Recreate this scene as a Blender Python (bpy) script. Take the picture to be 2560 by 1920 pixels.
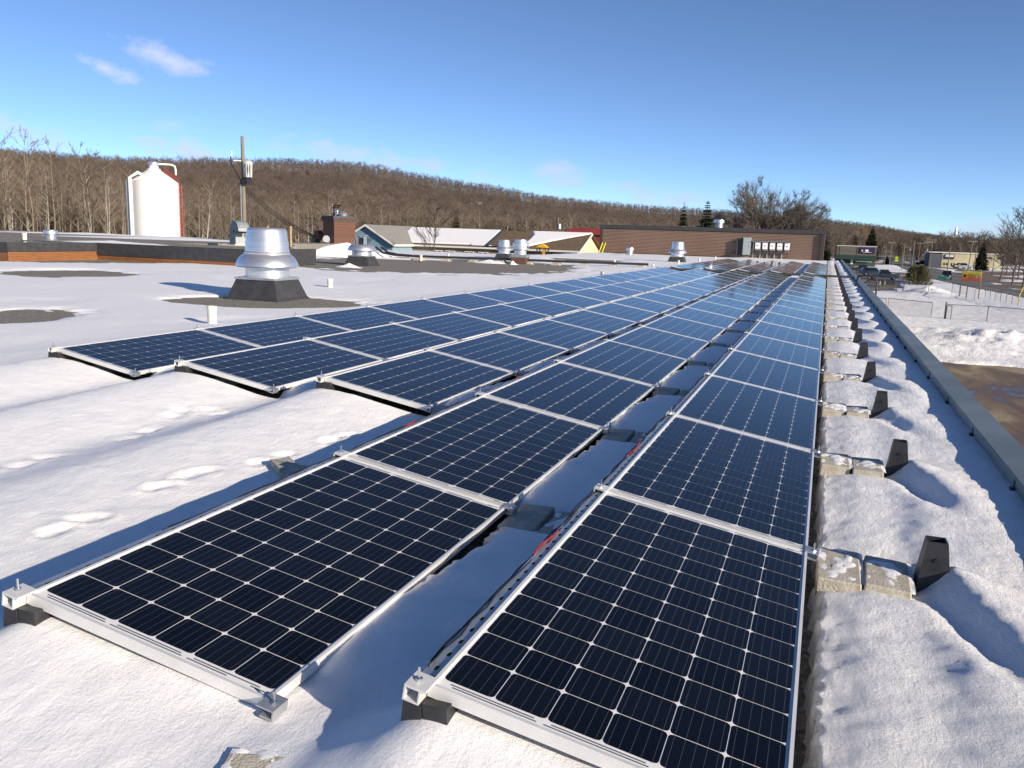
import bpy, math, random
import numpy as np
from math import sin, cos, tan, pi, radians, sqrt, atan2, hypot
from mathutils import Vector, Matrix

for o in list(bpy.data.objects):
    bpy.data.objects.remove(o, do_unlink=True)
SC = bpy.context.scene
COL = SC.collection

# ------------------------------------------------------------------ camera
# Solved from the panel grid of the photograph. X = right, Y = along the panel rows, Z = up; roof deck is z = 0.
F, PIT, YAW, ROLL = 2079.52, radians(10.18445), radians(-20.235636), radians(1.916937)
LOW = 0.20                      # top of a panel's low edge above the roof deck
CZ = 1.4125 + LOW
G = -4.4                        # ground level beside the building
fw = np.array([sin(YAW) * cos(PIT), cos(YAW) * cos(PIT), -sin(PIT)])
_rt = np.array([cos(YAW), -sin(YAW), 0.0])
_up = np.cross(_rt, fw)
RV = _rt * cos(ROLL) + _up * sin(ROLL)
UV_ = -_rt * sin(ROLL) + _up * cos(ROLL)
C0 = np.array([0, 0, CZ])
cam_d = bpy.data.cameras.new('camera')
cam = bpy.data.objects.new('camera', cam_d)
COL.objects.link(cam)
cam.matrix_world = Matrix(((RV[0], UV_[0], -fw[0], 0), (RV[1], UV_[1], -fw[1], 0), (RV[2], UV_[2], -fw[2], CZ), (0, 0, 0, 1)))
cam_d.sensor_width = 36.0
cam_d.lens = F / 2560 * 36.0
cam_d.clip_start = 0.05
cam_d.clip_end = 12000
SC.camera = cam

# photo pixel -> world, by a plane the thing touches or by its distance
def ray(x, y): return fw + RV * (x - 1280) / F + UV_ * (960 - y) / F
def atz(x, y, z=0.0):
    d = ray(x, y); return C0 + d * ((z - CZ) / d[2])
def aty(x, y, Y):
    d = ray(x, y); return C0 + d * (Y / d[1])
def atd(x, y, D):
    d = ray(x, y); return C0 + d * (D / hypot(d[0], d[1]))
def hor(x):
    k = 0.0
    a, b = ray(x, 0)[2], ray(x, 1000)[2]
    return 1000 * a / (a - b)

# ------------------------------------------------------------------ sky and sun
SUN_EL, SUN_AZ = radians(18.5), radians(112)      # azimuth clockwise from +Y
sdir = Vector((sin(SUN_AZ) * cos(SUN_EL), cos(SUN_AZ) * cos(SUN_EL), sin(SUN_EL)))
world = bpy.data.worlds.new('World')
SC.world = world
world.use_nodes = True
wn, wl = world.node_tree.nodes, world.node_tree.links
wn.clear()
w_out = wn.new('ShaderNodeOutputWorld')
w_bg = wn.new('ShaderNodeBackground')
w_sky = wn.new('ShaderNodeTexSky')
w_sky.sky_type = 'NISHITA'
w_sky.sun_disc = False
w_sky.sun_elevation = SUN_EL
w_sky.sun_rotation = SUN_AZ
w_sky.altitude = 200
w_sky.air_density = 0.47
w_sky.dust_density = 0.0
w_sky.ozone_density = 3.0
w_bg.inputs['Strength'].default_value = 0.115
wl.new(w_bg.outputs[0], w_out.inputs[0])

def wmath(op, a, b=None, c=None):
    n = wn.new('ShaderNodeMath'); n.operation = op
    for i, v in enumerate((a, b, c)):
        if v is None: continue
        if isinstance(v, (int, float)): n.inputs[i].default_value = v
        else: wl.new(v, n.inputs[i])
    return n.outputs[0]

def build_clouds():
    tc = wn.new('ShaderNodeTexCoord')
    dirv = tc.outputs['Generated']
    def noise(scale, det, rough=0.55, sz=1.0):
        mp = wn.new('ShaderNodeMapping'); wl.new(dirv, mp.inputs[0])
        mp.inputs['Scale'].default_value = (1, 1, sz)
        n = wn.new('ShaderNodeTexNoise'); n.inputs['Scale'].default_value = scale
        n.inputs['Detail'].default_value = det; n.inputs['Roughness'].default_value = rough
        wl.new(mp.outputs[0], n.inputs['Vector'])
        return n.outputs['Fac']
    n1 = noise(26, 5, 0.6, 1.8)
    n2 = noise(9, 6, 0.55, 3.0)
    # fair-weather clouds: centre (photo px), half sizes in radians, tilt, density
    clouds = [(268, 172, .030, .009, -.30, .75), (425, 150, .046, .011, -.20, .6), (455, 375, .040, .012, -.05, .8),
              (880, 385, .065, .013, -.12, .75), (705, 365, .022, .008, 0, .35), (40, 320, .040, .012, -.3, .6), (420, 315, .03, .008, 0, .3),
              (1070, 410, .022, .008, -.1, .55), (1400, 425, .030, .010, 0, .55), (1420, 455, .02, .008, 0, .5),
              (1565, 465, .022, .007, 0, .5), (1230, 450, .025, .007, 0, .4), (1690, 500, .05, .012, 0, .45), (2270, 573, .02, .006, 0, .4), (2480, 577, .055, .011, 0, .6), (2420, 590, .04, .006, 0, .4)]
    total = None
    for (px, py, a, b, tilt, dens) in clouds:
        d = ray(px, py); d = d / np.linalg.norm(d)
        r = np.cross(d, [0, 0, 1]); r /= np.linalg.norm(r)
        u = np.cross(r, d)
        r2 = r * cos(tilt) + u * sin(tilt); u2 = -r * sin(tilt) + u * cos(tilt)
        def dot(v, s):
            n = wn.new('ShaderNodeVectorMath'); n.operation = 'DOT_PRODUCT'
            wl.new(dirv, n.inputs[0]); n.inputs[1].default_value = tuple(v / s)
            return n.outputs['Value']
        x, y, f = dot(r2, a), dot(u2, b), dot(d, 1.0)
        front = wmath('GREATER_THAN', f, 0.5)
        e = wmath('ADD', wmath('MULTIPLY', x, x), wmath('MULTIPLY', y, y))
        m = wmath('SUBTRACT', 1.25, wmath('SQRT', e))
        m = wmath('ADD', m, wmath('MULTIPLY', wmath('SUBTRACT', n1, 0.5), 3.4))
        m = wmath('MULTIPLY', wmath('MULTIPLY', m, dens * 0.75), front)
        mm = wn.new('ShaderNodeClamp'); wl.new(m, mm.inputs[0]); mm.inputs['Max'].default_value = dens
        total = mm.outputs[0] if total is None else wmath('MAXIMUM', total, mm.outputs[0])
    sp = wn.new('ShaderNodeSeparateXYZ'); wl.new(dirv, sp.inputs[0])
    # colour: sunlit pinkish white high up, grey-violet low down
    mr = wn.new('ShaderNodeMapRange'); wl.new(sp.outputs[2], mr.inputs[0])
    mr.inputs[1].default_value = 0.02; mr.inputs[2].default_value = 0.18
    cc = wn.new('ShaderNodeMix'); cc.data_type = 'RGBA'
    wl.new(mr.outputs[0], cc.inputs[0])
    cc.inputs[6].default_value = (3.5, 3.7, 4.5, 1); cc.inputs[7].default_value = (5.6, 5.5, 5.9, 1)
    mix = wn.new('ShaderNodeMix'); mix.data_type = 'RGBA'
    wl.new(wmath('MULTIPLY', total, 0.95), mix.inputs[0])
    wl.new(w_sky.outputs[0], mix.inputs[6]); wl.new(cc.outputs[2], mix.inputs[7])
    wl.new(mix.outputs[2], w_bg.inputs['Color'])
build_clouds()

sun_d = bpy.data.lights.new('sun', 'SUN')
sun_d.energy = 5.0
sun_d.angle = radians(0.53)
sun_d.color = (1.0, 0.86, 0.68)
sun = bpy.data.objects.new('sun', sun_d)
sun.rotation_euler = sdir.to_track_quat('Z', 'Y').to_euler()
COL.objects.link(sun)
SC.view_settings.view_transform = 'Standard'
SC.view_settings.look = 'None'
SC.view_settings.exposure = 0.55
SC.view_settings.gamma = 1.0
SC.view_settings.use_curve_mapping = False

# ------------------------------------------------------------------ helpers
class MB:
    def __init__(s): s.v = []; s.f = []; s.m = []; s.uv = []
    def face(s, pts, mi=0):
        b = len(s.v); s.v += [tuple(p) for p in pts]; s.f.append(tuple(range(b, b + len(pts)))); s.m.append(mi)
    def box(s, a, b, mi=0, M=None):
        x0, y0, z0 = a; x1, y1, z1 = b
        P = [(x0, y0, z0), (x1, y0, z0), (x1, y1, z0), (x0, y1, z0), (x0, y0, z1), (x1, y0, z1), (x1, y1, z1), (x0, y1, z1)]
        s.hexa(P, mi, M)
    def hexa(s, P, mi=0, M=None):
        if M is not None: P = [tuple(M @ Vector(p)) for p in P]
        k = len(s.v); s.v += [tuple(p) for p in P]
        for q in ((0, 3, 2, 1), (4, 5, 6, 7), (0, 1, 5, 4), (1, 2, 6, 5), (2, 3, 7, 6), (3, 0, 4, 7)):
            s.f.append(tuple(k + i for i in q)); s.m.append(mi)
    def tube(s, pts, rad, n=6, cap=True, mi=0):
        pts = [Vector(p) for p in pts]
        if isinstance(rad, (int, float)): rad = [rad] * len(pts)
        k = len(s.v)
        d0 = (pts[1] - pts[0]).normalized()
        ax = Vector((0, 0, 1)) if abs(d0.z) < .9 else Vector((1, 0, 0))
        u = d0.cross(ax).normalized()
        for i, p in enumerate(pts):
            d = (pts[min(i + 1, len(pts) - 1)] - pts[max(i - 1, 0)]).normalized()
            u = (u - d * u.dot(d)).normalized(); w = d.cross(u)
            for j in range(n):
                a = 2 * pi * j / n; q = p + (u * cos(a) + w * sin(a)) * rad[i]; s.v.append((q.x, q.y, q.z))
        for i in range(len(pts) - 1):
            for j in range(n):
                a = k + i * n + j; b = k + i * n + (j + 1) % n
                s.f.append((a, b, b + n, a + n)); s.m.append(mi)
        if cap:
            s.f.append(tuple(k + j for j in range(n))[::-1]); s.m.append(mi)
            e = k + (len(pts) - 1) * n; s.f.append(tuple(e + j for j in range(n))); s.m.append(mi)
    def lathe(s, prof, n=32, c=(0, 0, 0), mi=0):
        k = len(s.v)
        for r, z in prof:
            for j in range(n):
                a = 2 * pi * j / n; s.v.append((c[0] + r * cos(a), c[1] + r * sin(a), c[2] + z))
        for i in range(len(prof) - 1):
            for j in range(n):
                a = k + i * n + j; b = k + i * n + (j + 1) % n
                s.f.append((a, b, b + n, a + n)); s.m.append(mi)
        if prof[-1][0] > 1e-4: s.f.append(tuple(k + (len(prof) - 1) * n + j for j in range(n))); s.m.append(mi)
    def cone3(s, p, d, L, r, mi=0):      # a twig: three slim triangles
        k = len(s.v)
        ax = Vector((0, 0, 1)) if abs(d.z) < .9 else Vector((1, 0, 0))
        u = d.cross(ax).normalized(); w = d.cross(u)
        for j in range(3):
            a = 2 * pi * j / 3; q = p + (u * cos(a) + w * sin(a)) * r; s.v.append((q.x, q.y, q.z))
        q = p + d * L; s.v.append((q.x, q.y, q.z))
        for j in range(3): s.f.append((k + j, k + (j + 1) % 3, k + 3)); s.m.append(mi)
    def mesh(s, name, mats, smooth=False):
        me = bpy.data.meshes.new(name); me.from_pydata(s.v, [], s.f)
        for m in (mats if isinstance(mats, (list, tuple)) else [mats]): me.materials.append(m)
        if any(s.m): me.polygons.foreach_set('material_index', s.m)
        if smooth: me.polygons.foreach_set('use_smooth', [True] * len(me.polygons))
        me.update(); return me
    def build(s, name, mats, parent=None, smooth=False, loc=(0, 0, 0)):
        return obj(name, s.mesh(name, mats, smooth), parent, loc)

def smooth_by_angle(o, ang=35):
    me = o.data
    me.polygons.foreach_set('use_smooth', [True] * len(me.polygons))
    me.set_sharp_from_angle(angle=radians(ang))
def obj(name, me, parent=None, loc=(0, 0, 0)):
    o = bpy.data.objects.new(name, me); COL.objects.link(o); o.location = loc
    if parent is not None: o.parent = parent
    return o
def tag(o, label, cat, group=None, kind=None):
    o['label'] = label; o['category'] = cat
    if group: o['group'] = group
    if kind: o['kind'] = kind
    return o
def thing(name, label, cat, loc=(0, 0, 0), rz=0.0, group=None):
    o = bpy.data.objects.new(name, None); COL.objects.link(o); o.location = loc; o.rotation_euler = (0, 0, rz)
    o.empty_display_size = 0.1
    return tag(o, label, cat, group)
def structure(o, label, cat): tag(o, label, cat); o['kind'] = 'structure'; return o
KIDS = {}
def kids(o): return [c for c in KIDS[o.name]] if o.name in KIDS else list(o.children)
def clone(root, loc=None, rz=None, scale=None, label=None, group=None):
    src = list(root.children)
    r = root.copy(); COL.objects.link(r)
    if loc is not None: r.location = loc
    if rz is not None: r.rotation_euler = (0, 0, rz)
    if scale is not None: r.scale = scale if isinstance(scale, (tuple, list)) else (scale,) * 3
    if label: r['label'] = label
    if group: r['group'] = group
    for ch in src:
        c = ch.copy(); COL.objects.link(c); c.parent = r
        for g in ch.children:
            d = g.copy(); COL.objects.link(d); d.parent = c
    return r
def ordn(k):
    w = ['nearest', 'second', 'third', 'fourth', 'fifth', 'sixth', 'seventh', 'eighth', 'ninth', 'tenth', 'eleventh', 'twelfth', 'thirteenth', 'fourteenth', 'fifteenth', 'sixteenth', 'seventeenth', 'eighteenth', 'nineteenth', 'twentieth']
    return w[k] if k < len(w) else 'twenty-' + ['first', 'second', 'third', 'fourth', 'fifth', 'sixth', 'seventh', 'eighth', 'ninth'][k - 20]

# value noise on arrays
def _hash(ix, iy, seed):
    h = (ix.astype(np.int64) * 374761393 + iy.astype(np.int64) * 668265263 + seed * 974634777) & 0xffffffff
    h = ((h ^ (h >> 13)) * 1274126177) & 0xffffffff
    return ((h ^ (h >> 16)) & 0xffff) / 65535.0
def vnoise(x, y, seed=0):
    xi, yi = np.floor(x), np.floor(y); fx, fy = x - xi, y - yi
    fx = fx * fx * (3 - 2 * fx); fy = fy * fy * (3 - 2 * fy)
    a = _hash(xi, yi, seed); b = _hash(xi + 1, yi, seed); c = _hash(xi, yi + 1, seed); d = _hash(xi + 1, yi + 1, seed)
    return (a * (1 - fx) + b * fx) * (1 - fy) + (c * (1 - fx) + d * fx) * fy
def fbm(x, y, octv=4, seed=0, gain=.5):
    t = 0; a = 1.0; s = 0
    for i in range(octv):
        t = t + a * vnoise(x * 2 ** i + 17.3 * i, y * 2 ** i - 9.1 * i, seed + i); s += a; a *= gain
    return t / s - .5
def sstep(a, b, x):
    t = np.clip((x - a) / (b - a), 0, 1); return t * t * (3 - 2 * t)
def gridmesh(name, X, Y, Z, mat, smooth=True):
    ny, nx = X.shape
    me = bpy.data.meshes.new(name)
    co = np.stack([X, Y, Z], -1).reshape(-1, 3).astype(np.float32)
    i = np.arange(ny * nx).reshape(ny, nx)
    q = np.stack([i[:-1, :-1], i[:-1, 1:], i[1:, 1:], i[1:, :-1]], -1).reshape(-1)
    n = len(q) // 4
    me.vertices.add(len(co)); me.vertices.foreach_set('co', co.ravel())
    me.loops.add(len(q)); me.loops.foreach_set('vertex_index', q.astype(np.int32))
    me.polygons.add(n); me.polygons.foreach_set('loop_start', np.arange(0, len(q), 4, dtype=np.int32))
    me.polygons.foreach_set('use_smooth', np.ones(n, dtype=bool) if smooth else np.zeros(n, dtype=bool))
    me.update(calc_edges=True); me.materials.append(mat)
    return me

# ------------------------------------------------------------------ materials
def mat(name, col=(.5, .5, .5), rough=.6, metal=0.0, spec=.5, coat=0.0):
    m = bpy.data.materials.new(name); m.use_nodes = True
    b = m.node_tree.nodes['Principled BSDF']
    b.inputs['Base Color'].default_value = (*col, 1); b.inputs['Roughness'].default_value = rough
    b.inputs['Metallic'].default_value = metal; b.inputs['Specular IOR Level'].default_value = spec
    b.inputs['Coat Weight'].default_value = coat
    return m
class NT:
    def __init__(s, m): s.m = m; s.t = m.node_tree; s.b = s.t.nodes['Principled BSDF']
    def n(s, typ, **kw):
        o = s.t.nodes.new(typ)
        for k, v in kw.items(): setattr(o, k, v)
        return o
    def l(s, a, b): s.t.links.new(a, b)
    def coord(s, which='Object', scale=(1, 1, 1)):
        tc = s.n('ShaderNodeTexCoord'); mp = s.n('ShaderNodeMapping'); s.l(tc.outputs[which], mp.inputs[0])
        mp.inputs['Scale'].default_value = scale; return mp.outputs[0]
    def world(s, scale=(1, 1, 1)):
        g = s.n('ShaderNodeNewGeometry'); mp = s.n('ShaderNodeMapping'); s.l(g.outputs['Position'], mp.inputs[0])
        mp.inputs['Scale'].default_value = scale; return mp.outputs[0]
    def noise(s, vec, scale, det=4, rough=.55, dist=0.0):
        o = s.n('ShaderNodeTexNoise'); o.inputs['Scale'].default_value = scale; o.inputs['Detail'].default_value = det
        o.inputs['Roughness'].default_value = rough; o.inputs['Distortion'].default_value = dist
        s.l(vec, o.inputs['Vector']); return o.outputs['Fac']
    def ramp(s, fac, stops):
        r = s.n('ShaderNodeValToRGB'); s.l(fac, r.inputs[0]); e = r.color_ramp.elements
        while len(e) < len(stops): e.new(.5)
        for i, (p, c) in enumerate(stops):
            e[i].position = p; e[i].color = (*c, 1) if len(c) == 3 else c
        return r.outputs[0]
    def mix(s, fac, a, b):
        o = s.n('ShaderNodeMix', data_type='RGBA')
        for i, v in ((0, fac), (6, a), (7, b)):
            if isinstance(v, (int, float)): o.inputs[i].default_value = v
            elif isinstance(v, tuple): o.inputs[i].default_value = (*v, 1)
            else: s.l(v, o.inputs[i])
        return o.outputs[2]
    def math(s, op, a, b=0.0):
        o = s.n('ShaderNodeMath', operation=op)
        for i, v in ((0, a), (1, b)):
            if isinstance(v, (int, float)): o.inputs[i].default_value = v
            else: s.l(v, o.inputs[i])
        return o.outputs[0]
    def bump(s, h, strength=.5, dist=.02):
        o = s.n('ShaderNodeBump'); o.inputs['Strength'].default_value = strength; o.inputs['Distance'].default_value = dist
        s.l(h, o.inputs['Height']); s.l(o.outputs[0], s.b.inputs['Normal']); return o
    def color(s, c): s.l(c, s.b.inputs['Base Color'])
    def rough(s, r): s.l(r, s.b.inputs['Roughness'])

def noisy(name, c1, c2, scale=4.0, rough=.7, metal=0.0, bump=0.0, bscale=None, bdist=.01, coord='Object', cs=(1, 1, 1), spec=.5, lo=.35, hi=.65):
    m = mat(name, c1, rough, metal, spec); t = NT(m); v = t.coord(coord, cs)
    t.color(t.ramp(t.noise(v, scale, 5), [(lo, c1), (hi, c2)]))
    if bump: t.bump(t.noise(v, bscale or scale * 4, 4), bump, bdist)
    return m

def m_snow():
    m = mat('snow', (.86, .87, .89), .65, spec=.35); t = NT(m); v = t.world()
    n1 = t.noise(v, 75, 6, .78); n2 = t.noise(v, 9, 3); n3 = t.noise(t.world((1, .35, 1)), 30, 3)
    h = t.math('ADD', t.math('ADD', t.math('MULTIPLY', n1, .62), t.math('MULTIPLY', n2, .5)), t.math('MULTIPLY', n3, .5))
    sx_ = t.n('ShaderNodeSeparateXYZ'); t.l(v, sx_.inputs[0]); mr = t.n('ShaderNodeMapRange'); t.l(sx_.outputs[0], mr.inputs[0])
    mr.inputs[1].default_value = -.3; mr.inputs[2].default_value = .3; mr.inputs[3].default_value = .50; mr.inputs[4].default_value = 1.0
    bp = t.bump(h, .60, .017); t.l(mr.outputs[0], bp.inputs['Strength'])
    t.color(t.ramp(n2, [(.3, (.84, .85, .88)), (.7, (.90, .905, .915))]))
    return m
M = {}
M['snow'] = m_snow()
def m_fieldsnow():
    m = mat('field_snow', (.84, .85, .87), .8, spec=.2); t = NT(m); v = t.world()
    n1 = t.noise(v, 1.6, 5, .65); n2 = t.noise(v, .12, 3); n3 = t.noise(v, 6, 4, .7)
    t.bump(t.math('ADD', n1, t.math('MULTIPLY', n3, .4)), .9, .12)
    t.color(t.ramp(n3, [(.30, (.60, .585, .56)), (.42, (.83, .84, .86))]))
    return m
M['field_snow'] = m_fieldsnow()
def m_gravel():
    m = mat('roof_gravel', (.2, .19, .17), .9); t = NT(m); v = t.world()
    vo = t.n('ShaderNodeTexVoronoi'); vo.inputs['Scale'].default_value = 38; t.l(v, vo.inputs['Vector'])
    c = t.ramp(vo.outputs['Color'], [(.0, (.09, .083, .07)), (.5, (.235, .215, .18)), (1, (.42, .39, .34))])
    big = t.noise(v, 2.2, 5, .7)
    t.color(t.mix(t.math('MULTIPLY', big, .5), c, (.13, .12, .10)))
    t.bump(vo.outputs['Distance'], .9, .02)
    return m
M['gravel'] = m_gravel()
def m_cell():
    m = mat('silicon_cell', (.006, .008, .016), .45, spec=.05); t = NT(m)
    u = t.n('ShaderNodeUVMap'); sx = t.n('ShaderNodeSeparateXYZ'); t.l(u.outputs[0], sx.inputs[0])
    f = t.math('FRACT', t.math('MULTIPLY', sx.outputs[0], 5.0))
    d = t.math('ABSOLUTE', t.math('SUBTRACT', f, .5))
    line = t.math('LESS_THAN', d, .022)
    oi = t.n('ShaderNodeObjectInfo')
    base = t.mix(oi.outputs['Random'], (.0022, .0030, .0075), (.0050, .0066, .0135))
    t.color(t.mix(line, base, (.062, .068, .080)))
    return m
M['cell'] = m_cell()
def m_glass():
    m = bpy.data.materials.new('panel_glass'); m.use_nodes = True; t = m.node_tree; t.nodes.clear()
    o = t.nodes.new('ShaderNodeOutputMaterial'); mx = t.nodes.new('ShaderNodeMixShader')
    tr = t.nodes.new('ShaderNodeBsdfTransparent'); gl = t.nodes.new('ShaderNodeBsdfGlossy'); ge = t.nodes.new('ShaderNodeNewGeometry')
    def ma(op, a, b):
        n = t.nodes.new('ShaderNodeMath'); n.operation = op
        for i, v in ((0, a), (1, b)):
            if isinstance(v, (int, float)): n.inputs[i].default_value = v
            else: t.links.new(v, n.inputs[i])
        return n.outputs[0]
    dt = t.nodes.new('ShaderNodeVectorMath'); dt.operation = 'DOT_PRODUCT'; t.links.new(ge.outputs['Normal'], dt.inputs[0]); t.links.new(ge.outputs['Incoming'], dt.inputs[1])
    fres = ma('ADD', .012, ma('MULTIPLY', .92, ma('POWER', ma('SUBTRACT', 1.0, ma('ABSOLUTE', dt.outputs['Value'], 0)), 5.2)))
    gl.inputs['Roughness'].default_value = .045
    gl.inputs['Color'].default_value = (.80, .82, .84, 1)
    no = t.nodes.new('ShaderNodeTexNoise'); no.inputs['Scale'].default_value = 1.3; no.inputs['Detail'].default_value = 1
    tc = t.nodes.new('ShaderNodeTexCoord'); t.links.new(tc.outputs['Object'], no.inputs['Vector'])
    bp = t.nodes.new('ShaderNodeBump'); bp.inputs['Strength'].default_value = .05; bp.inputs['Distance'].default_value = .02
    n2 = t.nodes.new('ShaderNodeTexNoise'); n2.inputs['Scale'].default_value = 3.5; n2.inputs['Detail'].default_value = 5; g2 = t.nodes.new('ShaderNodeNewGeometry'); t.links.new(g2.outputs['Position'], n2.inputs['Vector'])
    rm = t.nodes.new('ShaderNodeMapRange'); t.links.new(n2.outputs['Fac'], rm.inputs[0]); rm.inputs[1].default_value = .35; rm.inputs[2].default_value = .75; rm.inputs[3].default_value = .03; rm.inputs[4].default_value = .14; t.links.new(rm.outputs[0], gl.inputs['Roughness'])
    t.links.new(no.outputs['Fac'], bp.inputs['Height']); t.links.new(bp.outputs[0], gl.inputs['Normal'])
    t.links.new(fres, mx.inputs[0]); t.links.new(tr.outputs[0], mx.inputs[1]); t.links.new(gl.outputs[0], mx.inputs[2])
    t.links.new(mx.outputs[0], o.inputs[0]); return m
M['glass'] = m_glass()
M['backsheet'] = mat('white_backsheet', (.74, .75, .76), .5)
M['alu'] = noisy('anodised_aluminium', (.66, .66, .65), (.76, .76, .75), 6, .36, .30)
M['steel'] = noisy('galvanised_sheet', (.40, .42, .44), (.56, .57, .58), 9, .42, .75)
M['spun'] = noisy('spun_aluminium', (.70, .71, .72), (.84, .84, .84), 3, .36, .85, .15, 30, .004, cs=(1, 1, 6))
M['bolt'] = mat('stainless_bolt', (.7, .7, .7), .25, 1)
M['blackplastic'] = noisy('black_plastic', (.012, .013, .015), (.03, .031, .034), 12, .5)
M['flashing'] = noisy('black_flashing', (.030, .031, .035), (.050, .050, .054), 5, .6, .0, .1, 20)
M['red'] = mat('red_cable', (.26, .02, .02), .5)
M['blackcable'] = mat('black_cable', (.012, .012, .012), .5)
def m_block():
    m = noisy('concrete_block', (.36, .33, .27), (.50, .47, .40), 14, .95, 0, .8, 90, .006); return m
M['block'] = m_block()
M['coping'] = noisy('grey_green_coping', (.165, .195, .195), (.235, .27, .265), 1.3, .45, .2, .25, 3, .02)
M['dark'] = mat('dark_void', (.008, .008, .008), .8)
M['ribbon'] = mat('tinned_ribbon', (.22, .24, .29), .4, .6)

# ------------------------------------------------------------------ roof deck, parapet, snow
P = 2.033                       # panel pitch along a row
PL, PW = P - 0.021, 0.992       # panel length and width
TILT = radians(9.288)
ct, st = cos(TILT), sin(TILT)
XR = [.0413, -1.4613, -2.9525, -4.5081, -6.1010]        # low (right) edges of the five rows
XL = [x - PW * cos(TILT) for x in XR]
YS = [1.953, 1.923, 6.029, 6.068, 6.094]
N1 = [18, 18, 16, 16, 16]
YE1 = [YS[i] + N1[i] * P for i in range(5)]
Y2, N2 = 41.3, 12
YE2 = Y2 + N2 * P
WALL_Y = 86.6
COP0, COP1, COPZ = 1.205, 1.392, .255

mb = MB()
mb.box((-75, -9, G - .5), (1.34, 51.2, 0)); mb.box((-22.6, 51.2, G - .5), (1.34, WALL_Y - .02, 0))
structure(mb.build('roof', M['gravel']), 'flat gravelled school roof deck carrying the solar panels', 'roof')

def px_ellipse(Lp, Rp, Np, Fp):
    a, b, n, f = [atz(*p)[:2] for p in (Lp, Rp, Np, Fp)]
    c = (a + b) / 2; ax = (b - a); hw = np.linalg.norm(ax) / 2; ax = ax / (2 * hw)
    pr = np.array([-ax[1], ax[0]]); hd = abs(np.dot(f - n, pr)) / 2
    c = c + pr * np.dot((f + n) / 2 - c, pr)
    return c, ax, hw, hd
BARE = [px_ellipse(*q) for q in (
    ((385, 752), (965, 769), (560, 770), (640, 742)), ((-160, 800), (235, 792), (100, 813), (100, 776)),
    ((-20, 684), (330, 690), (150, 696), (150, 675)), 
    ((800, 645), (1470, 671), (1000, 684), (1000, 641)), ((-90, 650), (620, 646), (300, 662), (300, 640)),
    ((1370, 646), (1570, 653), (1470, 655), (1470, 644)),
    ((905, 660), (1150, 672), (1000, 676), (1000, 660)))]
def _zp(ox, oy, k, *q): return [(ox + a * k, oy + b * k, ox + c * k, oy + d * k) for (a, b, c, d) in q]
STEPS = _zp(0, 780, .28933, (30, 1355, 280, 1305), (285, 1275, 480, 1245), (1425, 915, 1580, 890), (1490, 875, 1610, 862), (1030, 1115, 1270, 1060), (1165, 1050, 1440, 985), (1770, 845, 1880, 835), (1830, 880, 1950, 855), (1220, 1590, 1480, 1530), (1490, 1500, 1860, 1400)) + \
    _zp(0, 1300, .36166, (230, 145, 500, 75), (475, 45, 720, 0)) + _zp(400, 780, .36166, (630, 1080, 760, 1045), (790, 1025, 960, 990), (1130, 915, 1230, 885), (1260, 870, 1360, 850))
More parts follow.
